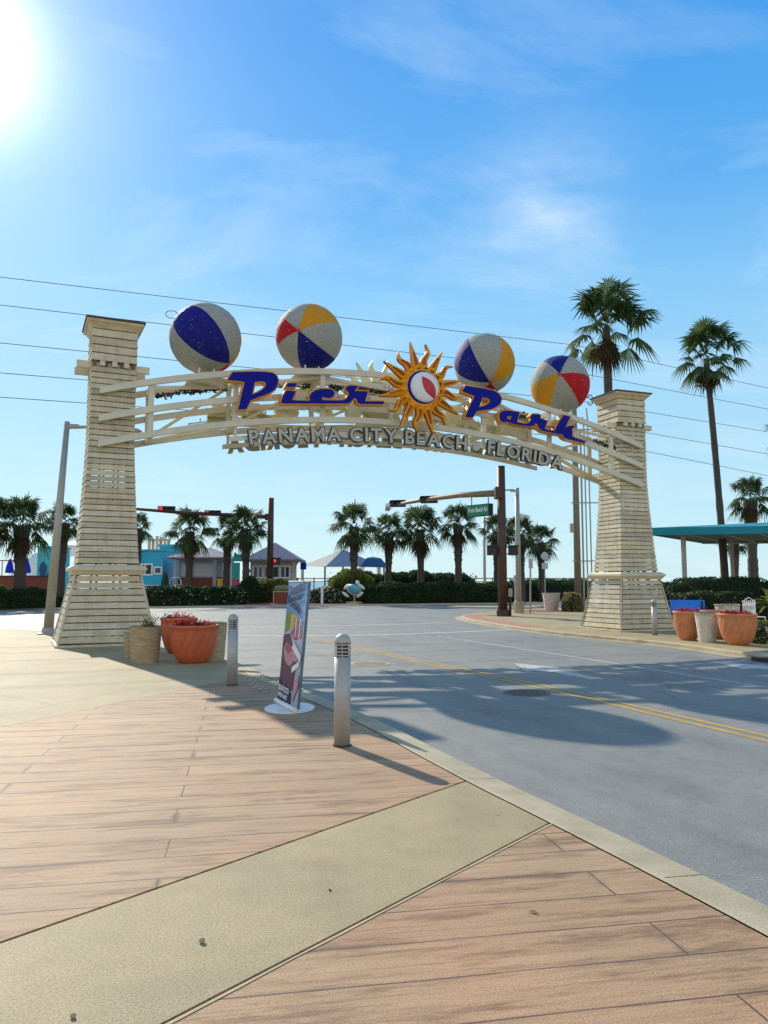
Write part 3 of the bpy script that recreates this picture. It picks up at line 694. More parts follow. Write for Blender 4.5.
IER = [zA([(512, 234), (582, 240), (566, 280), (553, 306), (600, 312), (690, 312)]) +
       zB([(78, 308), (72, 280), (88, 252), (118, 232), (165, 222), (232, 222), (258, 236), (266, 258), (255, 280), (228, 292), (196, 290), (176, 280), (166, 296), (180, 309), (325, 310),
           (356, 296), (374, 270), (372, 248), (352, 228), (354, 208), (378, 196), (440, 198), (444, 210), (424, 230), (420, 238), (522, 240), (510, 280), (498, 316), (640, 318), (647, 327), (636, 339),
           (462, 337), (440, 322), (436, 300), (420, 290), (404, 306), (388, 325), (366, 334), (180, 334), (20, 333)]) + zA([(480, 334), (470, 322), (480, 285)])]
P_park = [zC([(116, 202), (152, 152), (330, 178), (430, 202), (474, 232), (494, 272), (484, 318), (450, 352), (400, 374), (320, 386), (258, 394), (236, 428), (214, 456), (145, 450), (190, 350), (236, 250)]),
          zC([(312, 262), (362, 268), (385, 286), (380, 312), (352, 334), (310, 350), (275, 356)])]
ARK = [zC([(472, 440), (480, 412), (505, 394), (545, 388), (600, 394), (668, 408), (655, 450), (642, 500), (700, 512), (765, 520)]) +
       zD([(48, 290), (82, 276), (96, 252), (90, 226), (108, 206), (165, 208), (178, 222), (168, 240), (235, 266), (220, 300), (206, 332), (250, 344), (292, 350), (330, 280), (372, 214), (430, 228), (402, 285), (384, 322),
           (412, 308), (458, 304), (462, 318), (440, 336), (448, 360), (442, 392), (470, 410), (560, 438), (548, 452), (460, 432), (402, 418), (376, 404), (360, 376), (330, 376), (260, 362), (196, 350), (162, 324), (150, 290), (132, 286), (110, 304), (80, 310), (30, 302)]) +
       zC([(672, 530), (600, 514), (545, 496), (510, 504), (484, 486)]),
       zC([(548, 442), (592, 446), (580, 474), (546, 468)])]
VF = -1.0
def script_word(name, glyphs, label):
    t = thing(name, label, 'sign', tuple(PL), ANG)
    X = Matrix(((1, 0, 0, 0), (0, 0, -1, 0), (0, 1, 0, 0), (0, 0, 0, 1)))      # curve plane xy -> arch plane u,z ; curve z -> -v
    for nm, sp in glyphs:
        uz = [[P2A(x, y, VF) for x, y in pts] for pts in sp]
        b = place_mesh(nm, curve_mesh(uz, .10, .036), 'gold', t, Matrix.Translation((0, VF + .115, 0)) @ X)
        b2 = place_mesh('face', curve_mesh(uz, .012, 0.0), 'blue', b, Matrix.Translation((0, VF, 0)) @ X)
        # pale rim between face and gold return
        place_mesh('rim', curve_mesh(uz, .006, .020), 'gold', b, Matrix.Translation((0, VF + .010, 0)) @ X)
    br = MB()
    us_ = [P2A(x, y, VF)[0] for x, y in glyphs[0][1][0]]; u0 = min(us_)
    for k in range(5):
        u = u0 + .4 + k * .95
        br.box(u - .02, u + .02, VF + .2, -.60, F2(u) - .02, F2(u) + .02)
    br.build('mounting_bracket', 'steel_cream', t)
    return t
pier = script_word('script_sign', [('letter', P_pier), ('letter', I_dot), ('letter', IER)], 'blue script word Pier edged in gold, left of the sun emblem on the arch')
park = script_word('script_sign', [('letter', P_park), ('letter', ARK)], 'blue script word Park edged in gold, right of the sun emblem on the arch')

CAPS = thing('city_name_sign', 'row of grey block capitals reading Panama City Beach Florida below the arch', 'sign', tuple(PL), ANG)
X = Matrix(((1, 0, 0, 0), (0, 0, -1, 0), (0, 1, 0, 0), (0, 0, 0, 1)))
VC = -.78
for word, x0, x1 in (('PANAMA', 250, 341), ('CITY', 350, 397), ('BEACH', 405, 466), ('FLORIDA', 487, 561)):
    u0, u1 = P2A(x0, 440, VC)[0], P2A(x1, 450, VC)[0]
    ms = [(c, text_mesh(c, .57, .05, .012)) for c in word]
    dims = []
    for c, me in ms:
        xs = [v.co.x for v in me.vertices]; dims.append((min(xs), max(xs)))
    tot = sum(b - a for a, b in dims); gap = (u1 - u0 - tot) / (len(word) - 1); sc = 1.0
    if gap < .05: sc = (u1 - u0 - .06 * (len(word) - 1)) / tot; gap = .06
    elif gap > .11: sc = (u1 - u0 - .11 * (len(word) - 1)) / tot; gap = .11
    u = u0
    for (c, me), (a, b) in zip(ms, dims):
        w = (b - a) * sc; cu_ = u + w / 2; sl = math.atan(-2.4 * Q(cu_) / 8.64)
        T0 = Matrix.Translation((cu_, VC, FT(cu_) - .225)) @ Matrix.Rotation(-sl, 4, 'Y') @ Matrix.Translation((-w / 2 - a * sc, 0, 0)) @ X @ Matrix.Diagonal((sc, 1.0, 1, 1))
        o = place_mesh('letter', me, 'letter_grey', CAPS, T0)
        me2 = text_mesh(c, .57, .05, .038); T1 = Matrix.Translation((0, .012, 0)) @ T0
        place_mesh('outline', me2, 'letter_dark', o, T1)
        u += w + gap
u, z = P2A(476, 447, VC)
d = MB(); d.lathe([(.12, -.04), (.12, .04)], 16); dm = d.build('dot', 'letter_grey', CAPS)
dm.data.transform(Matrix.Translation((u, VC, z)) @ Matrix.Rotation(pi / 2, 4, 'X'))

# sun emblem
def sun_emblem(label):
    VS = -1.10; uc, zc_ = P2A(422, 388, VS)
    t = thing('sun_emblem', label, 'sign', tuple(PL), ANG)
    def put(mb): return mb
    for k in range(16):
        ang = radians(105 - 22.5 * k); wavy = k % 2 == 1; Ltip = (1.42, 1.36, 1.40, 1.30)[k % 4]
        base, n = .585, 8; mb = MB(); O = []
        for i in range(n + 1):
            f = i / n; r = base + (Ltip - base) * f; wd = (.150 * (1 - f) ** .85) if not wavy else (.140 * (1 - f) ** .7)
            off = (.085 * sin(f * 2.2 * pi) * (1 if k % 4 == 1 else -1)) * f ** .5 if wavy else 0
            O += [(r, off - wd, 0.0), (r, off, -.17 * (1 - f) - .02), (r, off + wd, 0.0), (r, off + wd, .12), (r, off - wd, .12)]
        F = []; mi = []
        for i in range(n):
            a = 5 * i; F += [(a, a + 5, a + 6, a + 1), (a + 1, a + 6, a + 7, a + 2), (a + 2, a + 7, a + 8, a + 3), (a + 3, a + 8, a + 9, a + 4), (a + 4, a + 9, a + 5, a)]
        V = [(uc + r * cos(ang) - w * sin(ang), VS + dv, zc_ + r * sin(ang) + w * cos(ang)) for r, w, dv in O]
        for i, f in enumerate(F):
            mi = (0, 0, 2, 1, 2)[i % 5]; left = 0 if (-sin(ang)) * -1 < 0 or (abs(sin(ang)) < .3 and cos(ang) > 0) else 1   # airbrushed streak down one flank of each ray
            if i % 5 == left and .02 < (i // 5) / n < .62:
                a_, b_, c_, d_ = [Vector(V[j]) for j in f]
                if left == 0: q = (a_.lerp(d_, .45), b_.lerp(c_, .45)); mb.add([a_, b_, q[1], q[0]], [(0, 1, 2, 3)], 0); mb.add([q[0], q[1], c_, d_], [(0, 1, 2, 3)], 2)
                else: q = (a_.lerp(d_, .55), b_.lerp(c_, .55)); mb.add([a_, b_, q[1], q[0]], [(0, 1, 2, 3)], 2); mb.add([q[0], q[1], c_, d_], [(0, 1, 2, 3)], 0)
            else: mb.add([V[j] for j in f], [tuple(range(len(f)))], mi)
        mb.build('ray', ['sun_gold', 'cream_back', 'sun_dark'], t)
    X2 = Matrix.Translation((uc, VS, zc_)) @ Matrix.Rotation(pi / 2, 4, 'X')
    d = MB(); d.lathe([(.64, -.12), (.64, .03), (.56, .09), (.50, .09)], 48)
    o = d.build('disc', 'sun_gold', t); o.data.transform(X2)
    # domed beach-ball medallion: dark blue rim crescent, white ball, red gore
    d = MB(); d.lathe([(.50, .08), (.50, .115), (.47, .12)], 48); o = d.build('medallion_rim', 'blue', t); o.data.transform(X2)
    mb = MB(); n, m_ = 12, 48
    prof = [(.462 * cos(a), .124 + .16 * sin(a)) for a in [pi / 2 * i / n for i in range(n + 1)]]
    mb.lathe([(max(r, .001), z) for r, z in prof], m_)
    o = mb.build('medallion', ['m_white'], t, smooth=True)
    o.data.transform(Matrix.Translation((.032, .0, 0))); o.data.transform(X2)
    gm = MB(); O = []; nu, nv = 20, 8; a = radians(-54)       # red gore: a lens lying on the dome, leaning down to the right
    for i in range(nu + 1):
        for j in range(nv + 1):
            U_ = -.38 + .76 * i / nu; V_ = .175 * (1 - (U_ / .385) ** 2) * (2 * j / nv - 1)
            x = .085 + U_ * cos(a) - V_ * sin(a); y = -.03 + U_ * sin(a) + V_ * cos(a)
            rr = min(1, sqrt(x * x + y * y) / .462); O.append((x, y, .124 + .16 * sqrt(1 - rr * rr) + .008))
    gm.add(O, [(i * (nv + 1) + j, (i + 1) * (nv + 1) + j, (i + 1) * (nv + 1) + j + 1, i * (nv + 1) + j + 1) for i in range(nu) for j in range(nv)])
    go = gm.build('medallion_gore', 'm_red', t, smooth=True); go.data.transform(Matrix.Translation((.032, .0, 0))); go.data.transform(X2)
    br = MB()
    for du in (-.4, .4):
        for dz in (-.3, .25): br.box(uc + du - .03, uc + du + .03, VS + .12, -.6, zc_ + dz - .03, zc_ + dz + .03)
    br.build('mounting_bracket', 'steel_cream', t)
    return t
sun_e = sun_emblem('orange wavy rayed sun with a red and white ball at its centre, facing the camera')
# the far face of the arch carries the same signs, seen here from behind
CEN = (PL + PR) / 2
def rear(o, label):
    c = copy_tree(o); c['label'] = label; c.rotation_euler = (0, 0, ANG + pi); c.location = tuple(PR + (PL - Vector(PL)))
    return c
def rear_copy(o, label, dz=0.0, m='cream_back', du=0.0):
    c = rear(o, label); c.location.z += dz; c.location.x += du * cos(ANG); c.location.y += du * sin(ANG)
    def walk(q):
        for ch in q.children:
            if ch.type == 'MESH':
                ch.data = ch.data.copy()
                for i in range(len(ch.data.materials)): ch.data.materials[i] = M[m]
            walk(ch)
    walk(c); return c
rear_copy(CAPS, 'backs of the far side block capitals, their feet showing below the front row', .17, 'letter_back', .30)
rear_copy(pier, 'script word on the far side of the arch, its back seen behind the word Park')
rear_copy(park, 'script word on the far side of the arch, its back seen behind the word Pier')
rear_copy(sun_e, 'pale back of the second rayed sun, peeking out left of the orange one')

# tinsel garland
def garland(label, v, fn, spans, dz):
    t = MB(); rnd = random.Random(8)
    for u0, u1, dens in spans:
        for _ in range(int((u1 - u0) * dens)):
            u = rnd.uniform(u0, u1); z = fn(u) + dz + rnd.gauss(0, .035); v_ = v + rnd.gauss(0, .04); s_ = rnd.uniform(.03, .075)
            a = rnd.uniform(0, pi); b = rnd.uniform(-1, 1)
            d1 = Vector((cos(a), b * .5, sin(a))) * s_; d2 = Vector((-sin(a), rnd.uniform(-.5, .5), cos(a))) * s_ * .5
            c = Vector((u, v_, z)); q = rnd.random()
            t.add([c - d1, c - d2, c + d1, c + d2], [(0, 1, 2, 3)], 1 if q > .84 else (2 if q > .80 else 0))
    n = 40; 
    for u0, u1, dens in spans: t.tube([(u0 + (u1 - u0) * i / 12, v, fn(u0 + (u1 - u0) * i / 12) + dz) for i in range(13)], .012, 5)
    o = t.build('garland', ['dkgreen', 'm_red', 'succ'], None, smooth='leaf'); o.location = tuple(PL); o.rotation_euler = (0, 0, ANG)
    return tag(o, label, 'garland', None)
garland('dark green garland with red berries strung along the upper rail behind the word Pier', .52, F1, [(6.3, 8.3, 260), (4.7, 5.7, 60)], -.16)
garland('thin dark garland hanging between ball and pillar at the left end of the arch', .52, F1, [(1.2, 3.2, 110)], -.15)
garland('thin garland with red bows strung behind the word Park', -.50, F1, [(11.7, 13.1, 80)], -.42)
garland('short garland end with red bows right of the word Park', -.50, F1, [(15.2, 16.1, 90)], -.42)

# beach balls
BR = random.Random(77)
def ball(name_label, u, z, r, pole_img, dirs, sense, loop=False):
    """pole_img: where the nearer pole sits inside the ball's outline; dirs: blue gore's direction in degrees"""
    w = Vector((cos(ANG), sin(ANG), 0)); p = PL + w * u; p.z = z
    view = (p - Vector((0, 0, EYE))).normalized(); right = view.cross(Vector((0, 0, 1))).normalized(); upv = right.cross(view)
    k = sqrt(max(0, 1 - pole_img[0] ** 2 - pole_img[1] ** 2))
    ax = (right * pole_img[0] + upv * pole_img[1] - view * k).normalized()
    d = radians(dirs); tgt = right * cos(d) + upv * sin(d); e1 = (tgt - ax * tgt.dot(ax)).normalized(); e2 = ax.cross(e1)
    t = thing('beach_ball', name_label, 'beach ball', tuple(p), 0, 'beach balls on top of the arch')
    mb = MB(); nl, nt = 96, 48; O = []; F = []
    for i in range(nt + 1):
        th = pi * i / nt
        for j in range(nl):
            ph = 2 * pi * (j + .0) / nl - pi / 6
            O.append((ax * cos(th) + (e1 * cos(ph) + e2 * sin(ph)) * sin(th)) * r * (1 + BR.gauss(0, .004)))
    seq = [0, 1, 2, 1, 3, 1] if sense > 0 else [0, 1, 3, 1, 2, 1]        # seen from outside the pole, counter-clockwise
    for i in range(nt):
        for j in range(nl):
            j2 = (j + 1) % nl; mb.add([], []); F.append(((i * nl + j, i * nl + j2, (i + 1) * nl + j2, (i + 1) * nl + j), seq[j // 16]))
    o_ = len(mb.v); mb.v += [tuple(v) for v in O]
    for f, m_ in F: mb.f.append(f); mb.m.append(m_)
    mb.build('ball', ['b_blue', 'b_white', 'b_red', 'b_yellow'], t, smooth=True)
    b = MB(); b.X = Matrix.Translation(ax * (r * 1.0)) @ ax.to_track_quat('Z', 'Y').to_matrix().to_4x4(); b.lathe([(.055, -.01), (.055, .015), (.03, .02)], 16)
    b.build('valve_cap', 'm_red', t)
    zb = F1(u) - .02 - z; s = MB()
    for a, c in ((-.22, -.35), (.25, -.35), (0, .4)):
        q = w * a + Vector((-w.y, w.x, 0)) * c; s.tube([(q.x, q.y, zb), (q.x * .8, q.y * .8, -r * .86)], .025, 8)
    s.build('support_legs', 'm_white', t)
    if loop:
        c = right * (-.93 * r) + upv * (.60 * r); l = MB()
        l.tube([c + right * .17 * cos(a) + upv * .10 * sin(a) for a in [2 * pi * i / 20 for i in range(21)]], .010, 6, caps=False); l.build('tether_loop', 'wire', t)
    return t
ball('leftmost beach ball, one broad blue gore and a thin loop beside it', 2.47, 8.47, 1.0, (.66, -.62), 136, 1, True)
ball('beach ball above the word Pier with red, yellow and blue gores', 5.50, 8.85, .99, (-.30, .20), -65, -1)
ball('beach ball right of the sun, blue at left and yellow at right', 11.39, 8.66, .98, (.18, -.58), 145, 1)
ball('rightmost beach ball, yellow left, red right, small blue gore on top', 14.26, 8.23, .98, (0, .36), 97, -1)
# steel platforms under the balls belong to the arch
for u, z in ((2.47, 0), (5.5, 0), (11.39, 0), (14.26, 0)):
    MB().box(u - .5, u + .5, -.6, .6, F1(u) - .06, F1(u) - .02).build('ball_platform', 'steel_cream', arch)

# ------------------------------------------------------------------ bollards
def bollard(loc, label, h=1.09, plain=False, src=None):
    t = thing('bollard', label, 'bollard', loc, 0, 'metal bollards along the kerbs')
    r = .081
    MB().lathe([(r, 0), (r, h * .79)], 28).build('post', 'bollard', t, smooth=False)
    b = MB()
    for i in range(4):
        z = h * .79 + .012 + i * .034; b.lathe([(r, z), (r + .002, z + .006), (r, z + .013)], 28)
    for k in range(4):
        a = k * pi / 2 - pi / 2; b.cbox((cos(a) * r * .93, sin(a) * r * .93, h * .855), (.010, .010, h * .13))
    b.build('louvre', 'bollard', t); MB().lathe([(r * .72, h * .785), (r * .72, h * .93)], 20).build('lamp_core', 'black', t)
    MB().lathe([(r, h * .915), (r, h * .93), (r * .92, h * .955), (r * .72, h * .98), (r * .42, h * .996), (.001, h)], 28).build('cap', 'bollard', t, smooth=True)
    MB().lathe([(r + .012, 0), (r + .012, .012)], 24).build('base_ring', 'black', t)
    for o in t.children:
        if o.name.startswith(('post',)):
            for p in o.data.polygons: p.use_smooth = len(p.vertices) == 4
    return t
x, y = gp(342, 746); bollard((x, y + .02, 0), 'nearest silver bollard, right of the advertising banner')
x, y = gp(232, 685); bollard((x, y, 0), 'silver bollard left of the advertising banner, beside the orange planter', 1.10)
x, y = gp(655, 635); bollard((x, y, 0), 'pale bollard in front of the right pillar beside the blue bench', 1.08)

# ------------------------------------------------------------------ advertising banner
a0, b0 = Vector((-1.37, 10.36, 0)), Vector((-1.03, 9.58, 0)); wv = (b0 - a0); BW = wv.length; ba = atan2(wv.y, wv.x)
t = thing('advertising_banner', 'tall narrow advertising banner with light blue top on a white base plate', 'banner stand', (*((a0 + b0) / 2)[:2], 0), ba)
mb = MB(); mb.lathe([(.34, 0), (.34, .012), (.328, .018)], 40); o = mb.build('base_plate', 'm_white', t)
o.data.transform(Matrix.Rotation(-ba, 4, 'Z') @ Matrix.Diagonal((.93, 1.22, 1, 1)))
HB = 1.60; lean = .135                                    # local +y is away from the printed face (towards the road)
LX = Matrix(((1, 0, 0, 0), (0, 1, lean / HB, .0), (0, 0, 1, .05), (0, 0, 0, 1)))
def LB(mb, name, m, z=None): 
    o = mb.build(name, m, t); o.data.transform(LX); return o
hw = BW / 2
M['panel_side'] = mat('banner_side', (.10, .17, .22), .6)
LB(MB().box(-hw, hw, -.030, .002, 0, HB - .05), 'panel', 'panel_side')
fm = {'lb': mat('banner_light_blue', (.18, .33, .56), .7, var=.10, scale=4), 'sky': mat('banner_sky', (.22, .42, .66), .5), 'maroon': mat('banner_maroon', (.085, .006, .035), .5, var=.3, scale=8),
      'dark': mat('banner_navy', (.015, .025, .07), .7, var=.2), 'grn': mat('banner_green', (.16, .24, .04), .5, var=.4, scale=14), 'yel': mat('banner_yellow', (.62, .42, .06), .5, var=.3, scale=20),
      'pnk': mat('banner_food_pink', (.52, .23, .27), .5, var=.35, scale=18), 'gry': mat('banner_table_grey', (.42, .40, .46), .5, var=.3, scale=10), 'red': mat('banner_red', (.45, .03, .08), .5, var=.3, scale=16), 'wht': M['m_white']}
LEV = [0]
def patch(name, pts, key):                                # pts: x 0..1 across (left edge to right), z 0..1 up
    LEV[0] += 1; yv = -.031 - .0006 * LEV[0]
    mb = MB(); P = [((x - .5) * BW, yv, z * (HB - .05)) for x, z in pts]; mb.add(P, [tuple(range(len(P)))])
    me = mb.build(name, fm[key], PAN); me.data.transform(LX); return me
PAN = [c for c in t.children if c.name.startswith('panel')][0]
def R4(x0, x1, z0, z1): return [(x0, z0), (x1, z0), (x1, z1), (x0, z1)]
def ell(cx, cz, rx, rz, n=24, a=0): return [(cx + rx * cos(q) * cos(a) - rz * sin(q) * sin(a), cz + rx * cos(q) * sin(a) + rz * sin(q) * cos(a)) for q in [2 * pi * i / n for i in range(n)]]
patch('printed_sky', R4(.01, .99, .66, .995), 'lb')
patch('printed_table', R4(.01, .99, .01, .66), 'gry')
patch('printed_foliage', [(.01, .56), (.30, .60), (.36, .70), (.28, .76), (.01, .745)], 'grn')
patch('printed_fruit', [(.28, .60), (.60, .64), (.66, .70), (.50, .735), (.30, .73)], 'yel')
for i, (x, z, rx, rz) in enumerate(((.55, .60, .10, .03), (.72, .62, .09, .035), (.62, .555, .13, .03), (.80, .57, .10, .03), (.45, .58, .07, .025))):
    patch('printed_flowers', ell(x, z, rx, rz), 'red' if i % 2 == 0 else 'pnk')
for i in range(5): patch('printed_glasses', R4(.48 + .1 * i, .52 + .1 * i, .55, .70), 'wht' if i % 2 else 'pnk')
patch('printed_dark_cloth', [(.01, .15), (.70, .12), (.78, .40), (.45, .50), (.30, .57), (.01, .55)], 'maroon')
patch('printed_plate', ell(.36, .40, .26, .085, a=-.12), 'pnk'); patch('printed_plate', ell(.33, .405, .17, .055, a=-.1), 'pnk')
patch('printed_food', ell(.34, .45, .16, .04), 'red'); patch('printed_food', ell(.72, .40, .20, .045), 'pnk'); patch('printed_napkin', [(.60, .26), (.95, .33), (.93, .37), (.60, .31)], 'wht')
patch('printed_napkin', [(.50, .46), (.99, .36), (.99, .42), (.6, .51)], 'wht')
patch('printed_food', [(.70, .06), (.80, .05), (.99, .18), (.97, .27), (.80, .20)], 'pnk')
patch('printed_footer', [(.01, .01), (.66, .01), (.66, .10), (.40, .15), (.2, .14), (.01, .19)], 'dark')
patch('printed_wave', [(.18, .735 + .06), (.42, .825), (.62, .815), (.88, .765), (.66, .785), (.45, .80)], 'dark')
patch('printed_wave', [(.34, .785), (.52, .795), (.84, .742), (.70, .742), (.50, .775)], 'dark')
XB = Matrix(((1, 0, 0, 0), (0, 0, -1, 0), (0, 1, 0, 0), (0, 0, 0, 1)))
for s_, sz, x, z, key, rot in (("Oceana's", .205, -.46, .865, 'dark', .16), ('Restaurant', .140, -.40, .812, 'dark', .13), ('SEAFOOD', .105, -.46, .095, 'wht', -.03), ('OPEN DAILY', .075, -.46, .045, 'wht', -.03)):
    me = text_mesh(s_, sz, .001, .002, .35 if key == 'dark' else 0)
    o = place_mesh('printed_lettering', me, 'black', PAN, LX @ Matrix.Translation((x * BW, -.052, z * (HB - .05))) @ Matrix.Rotation(-rot, 4, 'Y') @ XB)
    o.data.materials[0] = fm[key]
LB(MB().box(-hw - .008, hw + .008, -.036, .006, HB - .05, HB - .03), 'top_rail', 'm_white')
MB().tube([(-hw, -.06, .05), (hw, -.06, .05)], .030, 12).build('roller', 'm_white', t)

# ------------------------------------------------------------------ plants
def leaf_quads(mb, c, n, spread, size, rnd, mi=0, up=0.0, shape=1.6):
    for _ in range(n):
        p = Vector((rnd.gauss(0, spread[0]), rnd.gauss(0, spread[1]), rnd.gauss(0, spread[2]))) + Vector(c)
        a = Vector((rnd.gauss(0, 1), rnd.gauss(0, 1), rnd.gauss(0, 1) + up)).normalized(); b = a.cross(Vector((rnd.gauss(0, 1), rnd.gauss(0, 1), rnd.gauss(0, 1)))).normalized()
        s_ = size * rnd.uniform(.6, 1.3); mb.add([p - b * s_ / shape / 2, p + a * s_ * .5, p + b * s_ / shape / 2, p + a * s_], [(0, 1, 3), (1, 2, 3)], mi)
def planter(label, loc, kind, r, h, plant, seed, group):
    rnd = random.Random(seed)
    t = thing('planter', label, 'planter', loc, rnd.uniform(0, 3), group)
    if kind in ('terra', 'terra2'):
        prof = [(.50, 0), (.57, .03), (.70, .12), (.80, .24), (.885, .38), (.94, .52), (.975, .66), (.99, .80), (.975, .90), (1.0, .915), (1.03, .94), (1.03, .99), (1.0, 1.0), (.93, .995), (.90, .90), (.89, .85)]
        mod = lambda th, z, rr: 1 + (-.085 * (1 - abs(sin(8 * th + z / h * 15))) ** 3 * min(1, (z / h - .03) * 6) * min(1, max(0, (.90 - z / h)) * 10) if .03 < z / h < .90 else 0)
        nn = 200
    elif kind == 'basket':
        prof = [(.86 + .14 * q, q) for q in [i / 22 for i in range(23)]] + [(1.02, 1.0), (.94, .995), (.92, .88)]
        mod = lambda th, z, rr: 1 + .022 * sin(z / h * 55 + 1.4 * sin(3 * th)) + .012 * sin(9 * th + 6 * z)
        nn = 64
    else:
        prof = [(.72 + .26 * q, q) for q in [i / 26 for i in range(27)]] + [(1.03, .97), (1.03, 1.0), (.94, .995), (.92, .88)]
        mod = lambda th, z, rr: 1 + .022 * abs(sin(z / h * 20)) + .006 * sin(12 * th)
        nn = 64
    MB().lathe([(a * r, b * h) for a, b in prof], nn, mod=mod, caps=False).build('pot', {'terra': 'terra', 'terra2': 'terra2', 'basket': 'basket', 'white': 'white_pot'}[kind], t, smooth=True)
    MB().lathe([(.001, h * .87), (r * .93, h * .86)], 24, caps=False).build('soil', 'soil', t)
    if plant:
        mb = MB(); n = {'red': 60, 'sprig': 26, 'succ': 120}[plant]
        for _ in range(n):
            a = rnd.uniform(0, 2 * pi); q = sqrt(rnd.random()) * r * .85; c = Vector((q * cos(a), q * sin(a), h * .88))
            if plant == 'sprig':
                L_ = rnd.uniform(.14, .34); d = Vector((rnd.gauss(.25, .35), rnd.gauss(0, .35), 1)).normalized(); c = Vector((q * cos(a) * .4, q * sin(a) * .4, h * .88))
                mb.tube([c, c + d * L_ * .5, c + d * L_ + Vector((.05, 0, 0))], [.010, .008, .003], 5)
                leaf_quads(mb, c + d * L_ * rnd.uniform(.4, 1), 3, (.02, .02, .04), .07, rnd, 0, .6)
            elif plant == 'red':
                leaf_quads(mb, c + Vector((0, 0, rnd.uniform(0, .08))), 5, (.03, .03, .025), .075, rnd, 0, .8)
                if rnd.random() < .8: leaf_quads(mb, c + Vector((0, 0, rnd.uniform(.05, .16))), 7, (.025, .025, .02), .05, rnd, 1, .4, 1.0)
            else: leaf_quads(mb, c + Vector((0, 0, rnd.uniform(0, .06))), 6, (.04, .04, .03), .07, rnd, 0, .8)
        mb.build('flowers' if plant == 'red' else 'plant', ['hedge' if plant == 'red' else ('dryshrub' if plant == 'sprig' else 'succ'), 'petal'], t, smooth='leaf')
    return t
GL, GR_ = 'planters at the foot of the left pillar', 'planters on the right pavement'
def pl(px, pyb, dz): x, y = gp(px, pyb); return (x, y + dz, 0)
planter('beige basket planter with dry sprigs, foremost beside the left pillar', pl(140, 664, .31), 'basket', .31, .72, 'sprig', 1, GL)
planter('small low beige planter tucked between basket planter and left pillar', pl(131, 658, .25), 'basket', .24, .52, None, 2, GL)
planter('large glossy orange bowl planter with red flowers, front of the left group', pl(187, 665, .46), 'terra', .475, .75, 'red', 3, GL)
planter('orange bowl planter half hidden behind the large orange one in the left group', pl(172, 655, .50), 'terra', .40, .80, 'red', 4, GL)
planter('beige basket planter showing at the right edge of the large orange bowl', pl(209, 661, .2), 'basket', .31, .77, None, 5, GL)
planter('orange fluted bowl planter nearest the blue bench', pl(693, 641, .35), 'terra2', .37, .80, 'red', 6, GR_)
planter('white ridged planter standing between the two orange bowls', pl(712, 643, .28), 'white', .30, .76, 'succ', 7, GR_)
planter('orange bowl planter mostly hidden behind the white ridged planter', pl(724, 640, .5), 'terra2', .42, .80, None, 8, GR_)
planter('large orange fluted bowl planter, rightmost in the right group', pl(746, 646, .42), 'terra2', .47, .80, 'red', 9, GR_)
planter('round white planter far behind the right orange bowls', (11.6, 26.2, 0), 'white', .40, .84, 'succ', 10, GR_)
x, y = gp(553.5, 611); planter('big pale planter on the far corner beside the lamp post', (x, y + .5, 0), 'white', .50, .98, None, 11, GR_)

# palms ---------------------------------------------------------------
def fan_leaf(mb, base, d, pet, size, rnd, droop, mi=0, nseg=15, deep=.55):
    """costapalmate leaf: petiole, then a fan of narrow folded blades whose tips hang"""
    d = d.normalized(); side = d.cross(Vector((0, 0, 1)))
    side = side.normalized() if side.length > .05 else Vector((1, 0, 0)); nrm = side.cross(d).normalized()
    p1 = base + d * pet + Vector((0, 0, -pet * pet * .10 * droop)); w = .018
    mb.add([base - side * w, base + side * w, p1 + side * w * .7, p1 - side * w * .7], [(0, 1, 2, 3)], mi)
    for k in range(nseg):
        f = (k + .5) / nseg * 2 - 1; a = f * radians(112)
        dd = (d * cos(a) + side * sin(a) - nrm * (.10 + .28 * abs(f))).normalized()
        L_ = size * (1 - .22 * f * f) * rnd.uniform(.72, 1.12); ww = size * .088
        b = dd.cross(nrm).normalized()
        g1 = Vector((0, 0, -1)) * L_ * (.05 + .10 * droop); g2 = Vector((0, 0, -1)) * L_ * (.22 + .40 * droop) * rnd.uniform(.7, 1.3)
        m1 = p1 + dd * L_ * .52 + g1; tip = p1 + dd * L_ * .96 + g2
        fold = nrm * ww * .25
        mb.add([p1, m1 - b * ww * .5 - fold, m1 + fold * .6, m1 + b * ww * .5 - fold, tip], [(0, 1, 2), (0, 2, 3), (1, 4, 2), (2, 4, 3)], mi)
